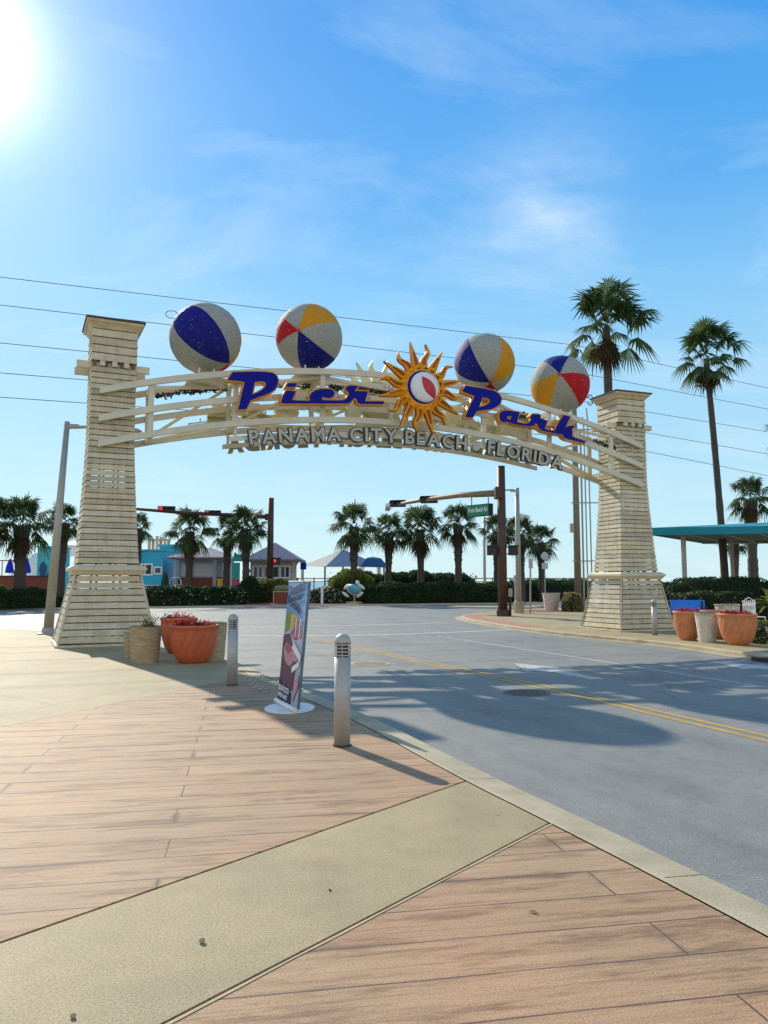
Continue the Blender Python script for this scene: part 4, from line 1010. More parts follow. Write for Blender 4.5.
def palm_meshes(kind, seed):
    rnd = random.Random(seed); mb = MB()
    if kind == 'sabal':
        n = 44
        for i in range(n):
            el = radians(rnd.uniform(-38, 86) if i > 6 else rnd.uniform(40, 88)); az = i * 2.399 + rnd.uniform(-.3, .3)
            d = Vector((cos(az) * cos(el), sin(az) * cos(el), sin(el)))
            fan_leaf(mb, Vector((0, 0, 0)) + d * .1, d, rnd.uniform(.50, 1.02), rnd.uniform(.62, .98), rnd, rnd.uniform(.4, 1.3) * (1.15 - el / 2))
        for i in range(9):
            el = radians(rnd.uniform(-75, -45)); az = rnd.uniform(0, 6.28); d = Vector((cos(az) * cos(el), sin(az) * cos(el), sin(el)))
            fan_leaf(mb, Vector((0, 0, -.25)), d, rnd.uniform(.4, .6), .7, rnd, 1, 1)
    else:
        n = 40
        for i in range(n):
            el = radians(rnd.uniform(-48, 88) if i > 6 else rnd.uniform(45, 88)); az = i * 2.399 + rnd.uniform(-.3, .3)
            d = Vector((cos(az) * cos(el), sin(az) * cos(el), sin(el)))
            fan_leaf(mb, d * .12, d, rnd.uniform(.50, 1.12), rnd.uniform(.58, .96), rnd, rnd.uniform(.15, 1.1) * (1.0 - el / 2.2), nseg=19)
        for i in range(16):
            el = radians(rnd.uniform(-82, -55)); az = rnd.uniform(0, 6.28); d = Vector((cos(az) * cos(el), sin(az) * cos(el), sin(el)))
            fan_leaf(mb, Vector((0, 0, -.25)), d, rnd.uniform(.35, .7), .65, rnd, .6, 1, 13)
    return mb
PMESH = {}
for kind in ('sabal', 'wash'):
    for s in range(3):
        o = palm_meshes(kind, s * 7 + 3).build('tmp', ['palm', 'palm_dead'], None, smooth='leaf'); PMESH[kind, s] = o.data; bpy.data.objects.remove(o)
def palm(label, loc, zc, scale, kind, s, rz, rt, lean=0.0, boots=True, group=None, rb=None, cat='palm tree'):
    rnd = random.Random(int(loc[0] * 10) + s)
    t = thing('palm_tree', label, cat, loc, 0, group)
    n = 26; pts = []; R = []
    for i in range(n + 1):
        f = i / n; pts.append((lean * f ** 1.5, 0, (zc - .15) * f))
        rr = rt * (1.22 - .25 * f) if rb is None else rb + (rt - rb) * f ** .6
        if boots and f > .45: rr = rt * (1.0 + .55 * (f - .45) / .55)
        R.append(rr * (1 + .05 * (i % 2) + rnd.uniform(-.03, .05)))
    b = MB().tube(pts, R, 14)
    if boots:
        for i in range(70):
            f = rnd.uniform(.5, 1.0); a = rnd.uniform(0, 2 * pi); z = (zc - .1) * f; rr = rt * (1.0 + .55 * (f - .45) / .55)
            c = Vector((lean * f ** 1.5 + cos(a) * rr * .8, sin(a) * rr * .8, z)); o_ = Vector((cos(a) * .12, sin(a) * .12, .20)) * scale
            b.bar(c, c + o_, .07, .03, mi=1)
    b.build('trunk', ['trunk', 'boots'], t, smooth=True)
    c = bpy.data.objects.new('crown', PMESH[kind, s]); COL.objects.link(c); c.parent = t; c.location = (lean, 0, zc); c.scale = (scale,) * 3; c.rotation_euler = (0, 0, rz)
    return t
GS = 'cabbage palms along the beach road'
for i, (px, pyc, y, w, lab) in enumerate((
        (-6, 516, 50, 24, 'cabbage palm cut off by the left edge of the picture'),
        (22, 524, 52, 31, 'thick trunked cabbage palm between the two closed blue umbrellas'),
        (63, 521, 56, 20, 'cabbage palm directly behind the leaning street lamp pole'),
        (139, 527, 66, 16, 'cabbage palm mostly hidden, its crown peeking out right of the left pillar'),
        (190, 530, 60, 25, 'cabbage palm in front of the grey roofed pavilion'),
        (227, 530, 61, 19, 'slim cabbage palm between pavilion and kiosk, behind the signal arm'),
        (247, 527, 59, 24, 'cabbage palm just left of the brown signal pole by the kiosk'),
        (354, 525, 60, 25, 'cabbage palm rising in front of the blue shade canopy'),
        (388, 531, 62, 20, 'cabbage palm right of the shade canopy, first in the row behind the hedge'),
        (421, 528, 62, 26, 'cabbage palm with a bulging trunk in the middle of the hedge row'),
        (458, 524, 61, 22, 'cabbage palm with a clean slender trunk, left of the green street sign'),
        (496, 530, 63, 18, 'cabbage palm hidden behind the thick brown traffic pole'),
        (521, 533, 61, 20, 'cabbage palm just right of the silver lamp post'),
        (541, 541, 64, 19, 'lowest cabbage palm, at the right end of the beach road row'))):
    p = at(px, pyc, y); palm(lab, (p.x, p.y, 0), p.z, w * y / FPX / 1.42, 'sabal', i % 3, i * 1.3, .24 if i != 1 else .33, .0 + .1 * ((i % 3) - 1), True, GS)
p = at(750, 498, 52); palm('bushy palm rising above the teal canopy at the right', (p.x, p.y, 0), p.z, 1.12, 'sabal', 1, .4, .28, 0, True)
p = at(734, 541, 58); palm('small palm seen under the teal canopy', (p.x, p.y, 0), p.z, .8, 'sabal', 2, 1.4, .22, 0, True)
p = at(607, 330, 34); palm('tall fan palm directly behind the right pillar', (p.x + .05, p.y, 0), p.z + .25, 1.36, 'wash', 0, .7, .17, -.1, False, 'tall fan palms by the right pavement', .30)
p = at(706, 358, 35); palm('tall fan palm rising beyond the teal canopy, with a bare curving trunk', (p.x + .50, p.y, 0), p.z + .1, 1.12, 'wash', 1, 2.1, .12, -.50, False, 'tall fan palms by the right pavement', .19)
p = at(797, 432, 36); palm('fan palm at the right edge with only frond tips in view', (p.x, p.y, 0), p.z, 1.05, 'wash', 2, .2, .17, 0, False, 'tall fan palms by the right pavement', .30)

# hedges ---------------------------------------------------------------
def hedge(label, p0, p1, depth, h, n, m='hedge', seed=1, rounded=.35, petals=None, leaf=.11, group='clipped hedges and shrubs', name='hedge', cat='hedge', pn=0.03):
    p0, p1 = Vector((*p0, 0)), Vector((*p1, 0)); d = p1 - p0; L_ = d.length; a = atan2(d.y, d.x); rnd = random.Random(seed)
    t = thing(name, label, cat, tuple(p0), a, group)
    def topz(x): return h * (1 + .05 * sin(x * 1.1 + seed) + .035 * sin(x * 2.9 + 2 * seed) + .03 * sin(x * 6.3)) * min(1, (.60 + min(x, L_ - x) / max(rounded * 2, .01)) if rounded else 1)
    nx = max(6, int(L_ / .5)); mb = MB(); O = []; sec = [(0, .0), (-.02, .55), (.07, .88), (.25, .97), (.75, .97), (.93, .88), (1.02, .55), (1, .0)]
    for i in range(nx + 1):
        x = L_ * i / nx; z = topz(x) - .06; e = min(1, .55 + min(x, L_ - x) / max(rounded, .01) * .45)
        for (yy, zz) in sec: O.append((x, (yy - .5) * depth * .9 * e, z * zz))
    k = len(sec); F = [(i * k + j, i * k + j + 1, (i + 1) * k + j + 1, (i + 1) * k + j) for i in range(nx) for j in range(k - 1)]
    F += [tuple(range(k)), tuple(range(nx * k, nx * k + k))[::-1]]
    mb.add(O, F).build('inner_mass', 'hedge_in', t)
    lf = MB()
    for _ in range(n):
        x = rnd.uniform(0, L_); q = rnd.random(); z = topz(x); e = min(1, .55 + min(x, L_ - x) / max(rounded, .01) * .45)
        if q < .42: c = (x, rnd.uniform(-.5, .5) * depth * .92 * e, z * rnd.uniform(.93, 1.01))
        elif q < .90: c = (x, -.5 * depth * e * rnd.uniform(.90, 1.05), z * rnd.uniform(.02, .97))
        else: c = (x if q < .96 else rnd.choice((0, L_)), .5 * depth * e if q < .96 else rnd.uniform(-.4, .4) * depth, z * rnd.uniform(.05, .95))
        nd = Vector((rnd.gauss(0, .7), rnd.gauss(-.5, .7), rnd.gauss(.5, .7))).normalized(); b = nd.cross(Vector((rnd.gauss(0, 1), rnd.gauss(0, 1), rnd.gauss(0, 1)))).normalized(); c2 = nd.cross(b)
        s_ = leaf * rnd.uniform(.6, 1.35); C_ = Vector(c)
        mi = 1 if (petals and rnd.random() < pn) else 0
        lf.add([C_ - b * s_ * .35, C_ - c2 * s_ * .6, C_ + b * s_ * .35, C_ + c2 * s_ * .6], [(0, 1, 2, 3)], mi)
    lf.build('foliage', [m] + ([petals] if petals else ['petal_w']), t, smooth='leaf')
    return t
def hx(px, y): return ((px - 384) / FPX * y, y)
hedge('long low dark hedge in front of the row of palms', hx(367, 58.2), hx(516, 61.5), 2.0, 1.55, 6500, seed=1, leaf=.16, rounded=1.5)
hedge('taller hedge behind the palm row, rounded at its right end', hx(352, 64), hx(473, 66), 2.4, 2.35, 5200, seed=2, leaf=.17, rounded=1.2)
hedge('light green rounded shrub left of the turtle statue', hx(330, 60.5), hx(372, 61.5), 3.0, 2.75, 3000, 'hedge_lt', 3, 1.7, leaf=.14, name='shrub', cat='shrub')
hedge('white flowering low shrub behind the banner', hx(308, 58.5), hx(341, 59), 1.8, 1.25, 2200, 'hedge', 4, 1.0, 'petal_w', .13, name='shrub', cat='shrub', pn=.22)
hedge('long dark hedge below the blue house and pavilion', hx(136, 51.6), hx(245, 56.2), 1.8, 1.25, 6000, seed=5, leaf=.15, petals='petal_w', pn=.05, rounded=1)
hedge('dark shrub at the foot of the palm left of the signal pole', hx(238, 58), hx(262, 58.8), 1.8, 1.9, 1600, seed=6, leaf=.15, rounded=1, name='shrub', cat='shrub')
hedge('yellow green shrub under the kiosk windows', hx(255, 60.5), hx(296, 61.5), 1.6, 1.75, 2000, 'hedge_lt', 7, .9, leaf=.14, name='shrub', cat='shrub')
hedge('low dark hedge beyond the far corner, behind the lamp post', hx(512, 63.5), hx(585, 74), 1.8, 1.75, 4200, seed=8, leaf=.16, rounded=.6)
hedge('dark low shrubs along the left end of the beach road', hx(-60, 45.5), hx(62, 49.5), 1.6, 1.15, 3500, seed=9, leaf=.14, rounded=.8)
hedge('light green shrub at the left picture edge below the blue umbrellas', hx(-8, 51), hx(14, 51.5), 1.2, 1.5, 1100, 'hedge_lt', 10, .6, leaf=.13, name='shrub', cat='shrub')
hedge('dense dark hedge between the right pillar and the road planters', (10.35, 29.6), (17.8, 30.8), 1.3, 1.68, 9500, seed=11, leaf=.075, rounded=.3, petals='petal_p', pn=.0)
hedge('lower hedge dotted with pale pink blossom behind the orange planters', (10.2, 27.4), (13.4, 28.4), .9, 1.18, 5200, seed=12, leaf=.07, rounded=.3, petals='petal_p', pn=.10)
hedge('dry yellow brown shrub beside the pale planter on the far corner', hx(563, 42), hx(579, 42.5), .9, .95, 900, 'dryshrub', 13, .4, leaf=.10, name='shrub', cat='shrub')
hedge('bright green shrub at the right edge behind the orange planter', (9.6, 20.4), (10.6, 20.6), .7, .55, 900, 'hedge_lt', 14, .2, leaf=.07, petals='petal_w', pn=.12, name='shrub', cat='shrub')
# yellow-green cycad at the right edge
t = thing('cycad', 'yellow green spiky cycad behind the white iron chair at the right edge', 'shrub', (13.6, 27.2, 0))
rnd = random.Random(4); mb = MB()
for i in range(40):
    az = i * 2.399; el = radians(rnd.uniform(10, 80)); L_ = rnd.uniform(.8, 1.15); pr = None
    for s in range(7):
        f = s / 6; p = Vector((cos(az) * cos(el) * L_ * f, sin(az) * cos(el) * L_ * f, .75 + sin(el) * L_ * f - .45 * f * f))
        if pr is not None:
            side = (p - pr).cross(Vector((0, 0, 1))).normalized()
            for sd in (-1, 1): mb.add([pr, p, p + side * sd * .20 * (1.1 - f) + Vector((0, 0, .02)), pr + side * sd * .05], [(0, 1, 2), (0, 2, 3)])
        pr = p
mb.build('fronds', 'yshrub', t, smooth='leaf'); MB().tube([(0, 0, 0), (0, 0, .4), (0, 0, .8)], [.2, .18, .15], 12).build('stem', 'trunk', t)

# ------------------------------------------------------------------ street furniture on the right
t = thing('bench', 'bright blue bench partly hidden by the right pillar', 'bench', (9.62, 26.5, 0), radians(4))
MB().box(0.05, 1.45, .12, .155, .56, .98).build('backrest', 'bench_blue', t, bevel=.01)
MB().box(0.05, 1.45, -.34, .08, .42, .46).build('seat', 'bench_blue', t, bevel=.01)
for x in (.15, 1.32):
    MB().box(x, x + .05, -.32, -.27, 0, .42).build('leg', 'black', t); MB().box(x, x + .05, .08, .118, 0, .95).build('leg', 'black', t)
# white lattice chair
t = thing('garden_chair', 'white openwork iron garden chair in front of the hedge at the right', 'chair', (12.35, 25.9, 0), radians(15))
for x in (-.24, .24):
    for y in (-.22, .22): MB().tube([(x, y, 0), (x, y, .45 if y < 0 else .98)], .018, 8).build('leg', 'white', t)
MB().box(-.26, .26, -.24, .24, .43, .46).build('seat', 'white', t)
b = MB(); b.tube([(-.24, .22, .95), (0, .22, 1.08), (.24, .22, .95)], .018, 8)
for i in range(6): b.bar((-.24 + i * .08, .22, .5), (-.16 + i * .08, .22, .98), .022); b.bar((-.16 + i * .08, .225, .5), (-.24 + i * .08, .225, .98), .022)
b.build('backrest', 'white', t)

# teal canopy
t = thing('canopy', 'large teal canvas canopy on grey posts at the right', 'canopy', (0, 0, 0))
c0, c1 = at(650, 529, 31.0), at(1010, 510, 29.0); c2, c3 = at(1000, 543, 37.5), at(701, 535.5, 37.5)
zt = c0.z + .05; P0, P1 = Vector((c0.x, c0.y, zt)), Vector((c0.x + 13.5, c0.y - 3.2, zt)); P3, P2 = Vector((c3.x, c3.y, zt)), Vector((c3.x + 13.5, c3.y - 1.8, zt))
mid0, mid1 = (P0 + P3) / 2 + Vector((4.2, -.5, .45)), (P1 + P2) / 2 + Vector((-3.5, .5, .45)); dn = Vector((0, 0, -.30))
mb = MB(); mb.add([P0, P1, P2, P3, mid0, mid1], [(0, 1, 5, 4), (1, 2, 5), (2, 3, 4, 5), (3, 0, 4)])
mb.add([P0, P1, P2, P3, P0 + dn, P1 + dn, P2 + dn, P3 + dn], [(0, 1, 5, 4), (1, 2, 6, 5), (2, 3, 7, 6), (3, 0, 4, 7)])
mb.build('canvas', 'teal', t)
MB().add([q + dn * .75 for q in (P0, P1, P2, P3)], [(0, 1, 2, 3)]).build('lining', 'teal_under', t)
for px, yy in ((684, 31.5), (732, 36.0), (790, 31.0)):
    q = at(px, 560, yy); MB().tube([(q.x, q.y, 0), (q.x, q.y, zt - .2)], .10 if yy < 34 else .09, 12).build('post', 'galv', t)
f = MB(); f.bar(P3 + Vector((0, -.1, -.3)), P2 + Vector((0, -.1, -.3)), .08); f.bar(P0 + Vector((0, .1, -.22)), P1 + Vector((0, .1, -.22)), .06)
for k in range(9):
    s = .08 + k * .1; q = P0.lerp(P1, s); r_ = P3.lerp(P2, s); f.bar(q + Vector((0, .05, -.2)), r_ + Vector((0, -.05, -.25)), .05)
f.build('frame', 'galv', t)

# thick brown traffic pole with mast arm
x0_, y0_ = gp(503, 616)
t = thing('traffic_pole', 'thick brown traffic pole with a tan mast arm reaching left', 'traffic pole', (x0_, y0_, 0))
MB().tube([(0, 0, 0), (0, 0, 3.2), (0, 0, 7.15)], [.225, .215, .19], 20).build('pole', 'brown_pole', t, smooth=True)
MB().lathe([(.30, 0), (.30, .25), (.26, .30)], 20).build('base', 'brown_pole', t)
pz = at(498, 493, y0_).z; tip = at(388, 506, 45.5) - Vector((x0_, y0_, 0))
aL = Vector((-.2, 0, pz)); MB().tube([aL + Vector((.2, 0, 0)), aL.lerp(tip, .3) + Vector((0, 0, .12)), aL.lerp(tip, .65) + Vector((0, 0, .1)), tip], [.17, .14, .11, .08], 14).build('mast_arm', 'tan_arm', t, smooth=True)
MB().cbox((-.15, 0, pz), (.34, .6, .55)).build('arm_bracket', 'brown_pole', t, bevel=.02)
MB().tube([(.33, -.1, 0), (.33, -.1, 1.35)], .06, 10).build('push_button_post', 'black', t); MB().cbox((.33, -.2, 1.1), (.18, .10, .38)).build('push_button', 'galv', t)
def arm_pt(f): return Vector((x0_, y0_, 0)) + aL.lerp(tip, f)
def hsignal(label, c, dirv, n=3, lit=None, group=None, L_=1.15, hh=.40):
    a = atan2(dirv.y, dirv.x); t = thing('traffic_signal', label, 'traffic light', tuple(c), a, group)
    MB().box(-L_ / 2, L_ / 2, -.12, .14, -hh / 2, hh / 2).build('housing', 'black', t, bevel=.03)
    for i in range(n):
        x = (i - (n - 1) / 2) * L_ / n
        o = MB(); o.lathe([(.15, 0), (.15, .02), (.10, .035), (.001, .04)], 20, caps=False); q = o.build('lens', 'red_lamp' if lit == i else 'black', t); q.data.transform(Matrix.Translation((x, -.12, 0)) @ Matrix.Rotation(pi / 2, 4, 'X'))
        v = MB(); n_ = 14; O = []
        for k in range(n_ + 1):
            th = pi * (-.12 + 1.24 * k / n_)
            for yv in (-.12, -.34): O.append((x + .165 * cos(th), yv, .165 * sin(th)))
        v.add(O, [(2 * k, 2 * k + 1, 2 * k + 3, 2 * k + 2) for k in range(n_)]); v.build('visor', 'black', t)
    return t
p = at(429, 499.5, 42.0); hsignal('black horizontal traffic signal on the tan mast arm, nearer the street sign', p, Vector((1, -.25, 0)), group='signals on the tan mast arm', L_=.95)
p = at(398, 503.5, 44.6); hsignal('black horizontal traffic signal at the free end of the tan mast arm', p, Vector((1, -.25, 0)), group='signals on the tan mast arm', L_=.90)
p = at(387.5, 507, 45.5); t2 = thing('traffic_camera', 'small pale camera on the very tip of the tan mast arm', 'camera', tuple(p))
MB().tube([(0, -.3, .08), (0, .25, .08)], .12, 12).build('body', 'm_white', t2); MB().cbox((0, 0, -.12), (.28, .28, .22)).build('mount', 'galv', t2); MB().bar((0, 0, -.22), (.25, 0, -.05), .05).build('bracket', 'galv', t2)
# hanging street name sign
q0, q1 = at(467, 511, 37.8), at(489, 509.5, 36.7)
d = q1 - q0; L_ = math.hypot(d.x, d.y); t2 = thing('street_sign', 'green illuminated street name sign hanging from the tan mast arm', 'street sign', tuple((q0 + q1) / 2), atan2(d.y, d.x))
hh = .58; MB().box(-L_ / 2, L_ / 2, -.01, .30, -hh / 2, hh / 2).build('box', 'black', t2, bevel=.01)
pn = MB().box(-L_ / 2 + .02, L_ / 2 - .02, -.022, -.012, -hh / 2 + .03, hh / 2 - .03).build('panel', 'sign_green', t2)
me = text_mesh('Front Beach Rd', .25, .002, .004, align='CENTER'); place_mesh('lettering', me, 'sign_white', pn, Matrix.Translation((0, -.026, -.08)) @ Matrix.Diagonal((.80 * L_ / 1.45, 1, 1.3, 1)) @ XB)
for s in (-.38, .38): MB().tube([(s * L_, .15, hh / 2), (s * L_, .15, hh / 2 + .40)], .03, 8).build('hanger', 'galv', t2)
# pedestrian signals either side of the pole
for dx, lab in ((-.50, 'black pedestrian signal box on the left side of the brown pole'), (.52, 'black pedestrian signal box on the right side of the brown pole')):
    z = at(493, 550.5, y0_).z; t2 = thing('pedestrian_signal', lab, 'pedestrian signal', (x0_ + dx, y0_ - .02, z), 0, 'pedestrian signals on the brown pole')
    MB().box(-.22, .22, -.15, .15, -.23, .25).build('housing', 'black', t2, bevel=.02); MB().box(-.24, .24, -.30, -.14, .20, .24).build('visor', 'black', t2); s = 1 if dx < 0 else -1
    MB().bar((s * .2, 0, .16), (s * .30, 0, .16), .05).build('bracket', 'black', t2); MB().bar((s * .2, 0, -.16), (s * .30, 0, -.16), .05).build('bracket', 'black', t2)

# silver lamp post beside it
x1_, y1_ = gp(519, 613); 
def lamp_post(label, loc, h, r0, r1, arm, rz, base_h=0.0, base_r=.3, lean=0.0, head=True, group=None):
    t = thing('street_lamp', label, 'street lamp', loc, rz, group)
    MB().tube([(0, 0, 0), (lean, 0, h)], [r0, r1], 18).build('pole', 'galv', t, smooth=True)
    if base_h: MB().lathe([(base_r, 0), (base_r * .96, base_h * .9), (base_r * .8, base_h)], 18).build('base', 'concrete', t)
    else: MB().box(-r0 * 1.9, r0 * 1.9, -r0 * 1.9, r0 * 1.9, 0, .04).build('base', 'galv', t); MB().lathe([(r0 * 1.25, .04), (r0 * 1.2, .16), (r0 * 1.03, .20)], 18).build('collar', 'galv', t)
    s = 1 if arm > 0 else -1
    MB().tube([(lean, 0, h - .18), (lean + arm * .5, 0, h - .10), (lean + arm, 0, h - .12)], [.055, .045, .04], 10).build('arm', 'galv', t)
    MB().tube([(lean + s * .04, 0, h - .14), (lean + s * .35, 0, h - .13)], .075, 10).build('arm_clamp', 'galv', t)
    if head: 
        o = MB().lathe([(.001, .09), (.10, .07), (.17, .0), (.15, -.05), (.001, -.07)], 16, caps=False).build('lamp_head', 'galv', t, smooth=True); o.data.transform(Matrix.Translation((lean + arm + s * .22, 0, h - .14)) @ Matrix.Diagonal((1.9, 1, 1, 1)))
    return t
lamp_post('silver street lamp post on the far corner beside the brown pole', (x1_, y1_, 0), at(519, 488, y1_).z, .16, .11, -.75, 0, .62, .27, head=False)
p = at(484, 517, 78); lamp_post('thin pale street lamp far beyond the hedge', (p.x, p.y, 0), p.z, .16, .12, 1.0, 0, head=False)
xl, yl_ = gp(48, 634)
lamp_post('tall leaning silver street lamp left of the left pillar, its arm reaching behind it', (xl, yl_, 0), at(68, 421, yl_).z, .150, .085, 1.75, radians(21), lean=.32)
o = bpy.data.objects

# utility pole with conduits
xu, yu = gp(578.5, 611)
t = thing('utility_pole', 'weathered utility pole with thin conduits left of the right pillar', 'utility pole', (xu, yu, 0))
MB().tube([(0, 0, 0), (0, 0, 7), (0, 0, at(573, 345, yu).z)], [.20, .17, .14], 16).build('pole', 'wood_pole', t, smooth=True)
for k, (dx, top) in enumerate(((.32, 10.2), (.52, 10.9), (.74, 11.4))):
    MB().tube([(dx + .02 * k, -.05, 0), (dx, -.05, top - .6), (dx - .05, -.05, top)], .055 if k == 0 else .04, 8).build('conduit', 'galv', t)
for zz in (at(577, 503, yu).z, at(577, 561, yu).z, at(577, 430, yu).z): MB().bar((-.3, -.14, zz), (1.25, -.14, zz), .06).build('standoff', 'galv', t)
for k, (px, py) in enumerate(((590, 400), (598, 401))):
    p = at(px, py, yu); b = MB(); c = Vector((p.x - xu, 0, p.z))
    b.tube([c + Vector((.16 * cos(a), 0, .30 * sin(a))) for a in [radians(-150 + 290 * i / 14) for i in range(15)]], .028, 6); b.tube([c + Vector((-.25, 0, .12)), c + Vector((-.02, 0, .16))], .03, 6); b.build('cable_end', 'black', t)
MB().cbox((-.28, -.1, 4.6), (.22, .2, .5)).build('meter_box', 'galv', t)

# overhead wires: catenaries from the utility pole to poles beyond the frame
def wire(label, pts, sag=.15, r=.012):
    mb = MB(); P = []
    for a, b in zip(pts, pts[1:]):
        a, b = Vector(a), Vector(b)
        for i in range(14):
            f = i / 14; q = a.lerp(b, f); q.z -= sag * 4 * f * (1 - f); P.append(q)
    P.append(Vector(pts[-1])); return tag(mb.tube(P, r, 5).build('overhead_wire', 'wire'), label, 'wire', 'overhead wires above the beach road')
yw0, yw1 = 32.0, 50.5
for k, (yl0, ym, yr, lab) in enumerate(((278, 345, 394, 'topmost overhead wire crossing the whole sky'), (306, 372, 413, 'second overhead wire from the top'), (345, 400, 434, 'third overhead wire, passing behind the left ball'),
                                   (376, 420, 457, 'fourth overhead wire, fourth from the top at the left edge'), (401, 437, 480, 'lowest overhead wire, crossing behind the left pillar'))):
    a, b, c = at(-60, yl0 - 8, yw0 - 1), at(574, ym, yu), at(830, yr + 8, yw1 + 3); wire(lab, [a, b, c], .0 if k else .0, .016)

# small far signs on the corner
def post_sign(label, px, py0, pyb, y, w, h, m, rnd_=False, lean=0, cat='sign', zbase=0.0):
    p = at(px, py0, y); t = thing('road_sign', label, cat, (p.x, p.y, zbase))
    MB().tube([(0, 0, 0), (lean, 0, p.z + h / 2)], .045, 8).build('post', 'galv', t)
    if rnd_:
        o = MB().lathe([(w / 2, -.01), (w / 2, .01)], 8).build('plate', m, t); o.data.transform(Matrix.Translation((lean, -.06, p.z)) @ Matrix.Rotation(pi / 2, 4, 'X') @ Matrix.Rotation(radians(22.5), 4, 'Z'))
    else: MB().cbox((lean, -.06, p.z), (w, .02, h)).build('plate', m, t)
    return t
t2 = post_sign('pair of blank sign backs, octagonal over square, behind the pale planter', 544.5, 556, 590, 58, .62, .62, 'sign_back', True)
p = at(544.5, 566, 58); MB().cbox((0, -.07, p.z), (.46, .02, .46)).build('plate', 'sign_back', t2)
post_sign('small pale blue sign on a dark post right of the silver lamp post', 529.5, 563.5, 612, 40, .22, .50, 'sign_back', lean=.05)
post_sign('tiny pale plate on a thin post behind the silver lamp post', 514.8, 579, 600, 44, .16, .42, 'sign_back')

# ------------------------------------------------------------------ far-left traffic pole
xt, yt = (-9.3, 62.0); p = at(271, 498, yt); xt = p.x
t = thing('traffic_pole', 'dark brown traffic pole in front of the kiosk, with a long arm reaching left', 'traffic pole', (xt, yt, 0))
MB().tube([(0, 0, 0), (0, 0, p.z)], [.27, .24], 18).build('pole', 'brown_pole', t, smooth=True)
pa = at(268, 517, yt); pt = at(100, 506, 52.5) ; pm = at(180, 512.5, 57.5)
tl = MB().tube([pa, pm, pt], [.16, .13, .08], 12).build('mast_arm', 'brown_pole', t, smooth=True); tl.data.transform(Matrix.Translation((-xt, -yt, 0)))
MB().cbox((-.2, 0, pa.z), (.5, .5, .5)).build('arm_bracket', 'brown_pole', t)
for px, py, yy, lab in ((167.5, 510.3, 56.6, 'horizontal traffic signal showing red, nearer the left pillar'), (213.5, 514.3, 59.3, 'horizontal traffic signal showing red, nearer the brown pole')):
    hsignal(lab, at(px, py - 1, yy) + Vector((0, -.25, 0)), Vector((1, .15, 0)), 3, 0, 'red signals on the long far arm', L_=1.25, hh=.42)
p = at(277, 561, yt - .3); t2 = thing('pedestrian_signal', 'red glowing pedestrian signal on the pole in front of the kiosk', 'pedestrian signal', tuple(p))
MB().cbox((0, 0, 0), (.62, .3, .55)).build('housing', 'black', t2, bevel=.03); MB().cbox((-.14, -.16, 0), (.16, .02, .22)).build('lens', 'red_lamp', t2); MB().bar((-.3, .1, 0), (-.55, .2, 0), .06).build('bracket', 'black', t2)

# ------------------------------------------------------------------ buildings along the beach
def bx(px0, px1, py0, y, depth, rz=0):                   # a frontage: from px0 to px1, top at py0, at distance y
    a, b = at(px0, 583, y), at(px1, 583, y); return a.x, b.x, at(px0, py0, y).z
# turquoise house
y = 66; x0, x1, zt_ = bx(128, 162.5, 551, y, 6)
t = thing('beach_house', 'turquoise flat roofed beach house with a white framed double window', 'house', ((x0 + x1) / 2, y, 0)); w = (x1 - x0) / 2
MB().box(-w, w, 0, 5, 0, zt_).build('wall', 'bl_blue', t); MB().box(-w - .1, w + .1, -.12, 5.1, zt_, zt_ + .14).build('roof', 'bl_blue2', t); MB().box(-w - .02, w + .02, -.04, -.002, 0, .9).build('plinth', 'grey_wall', t)
def window(t, xa, xb, za, zb, mull=1, fm_='white', gm='glass', yv=0.0):
    f = MB(); e = .13
    f.box(xa - e, xb + e, yv - .08, yv - .005, za - e, za); f.box(xa - e, xb + e, yv - .08, yv - .005, zb, zb + e); f.box(xa - e, xa, yv - .08, yv - .005, za, zb); f.box(xb, xb + e, yv - .08, yv - .005, za, zb)
    for i in range(1, mull + 1): m_ = xa + (xb - xa) * i / (mull + 1); f.box(m_ - .05, m_ + .05, yv - .07, yv - .03, za, zb)
    o = f.build('window', fm_, t); MB().box(xa, xb, yv - .03, yv - .004, za, zb).build('pane', gm, o); return o
def lx(px, y, t): return at(px, 583, y).x - t.location.x
def lz(py, y): return at(384, py, y).z
window(t, lx(139, y, t), lx(151, y, t), lz(574, y), lz(565, y)); window(t, lx(155, y, t), lx(160.5, y, t), lz(573, y), lz(568, y), 0)
# aqua building behind
y = 74; x0, x1, zt_ = bx(159, 177, 547, y, 6); t = thing('beach_house', 'taller aqua building set back behind the turquoise house', 'house', ((x0 + x1) / 2, y, 0)); w = (x1 - x0) / 2
MB().box(-w, w, 0, 4, 0, zt_).build('wall', 'bl_blue', t); MB().box(-w - .15, w + .15, -.15, 4.15, zt_, zt_ + .25).build('roof', 'bl_blue2', t); window(t, -w + .3, w - .5, lz(560, y), lz(553, y), 0, 'white', 'win_pale')
# tan tower far behind
t = thing('stair_tower', 'hazy tan lattice stair tower beyond the turquoise house', 'tower', (at(156, 583, 118).x, 118, 0))
for dx in (-1.2, 0, 1.2):
    for dy in (0, 2): MB().box(dx - .18, dx + .18, dy - .18, dy + .18, 0, lz(536 + abs(dx) * 2, 118)).build('column', 'beige_wall', t)
for zz in range(2, 9, 2): MB().box(-1.4, 1.4, -.2, 2.2, zz, zz + .18).build('landing', 'beige_wall', t)
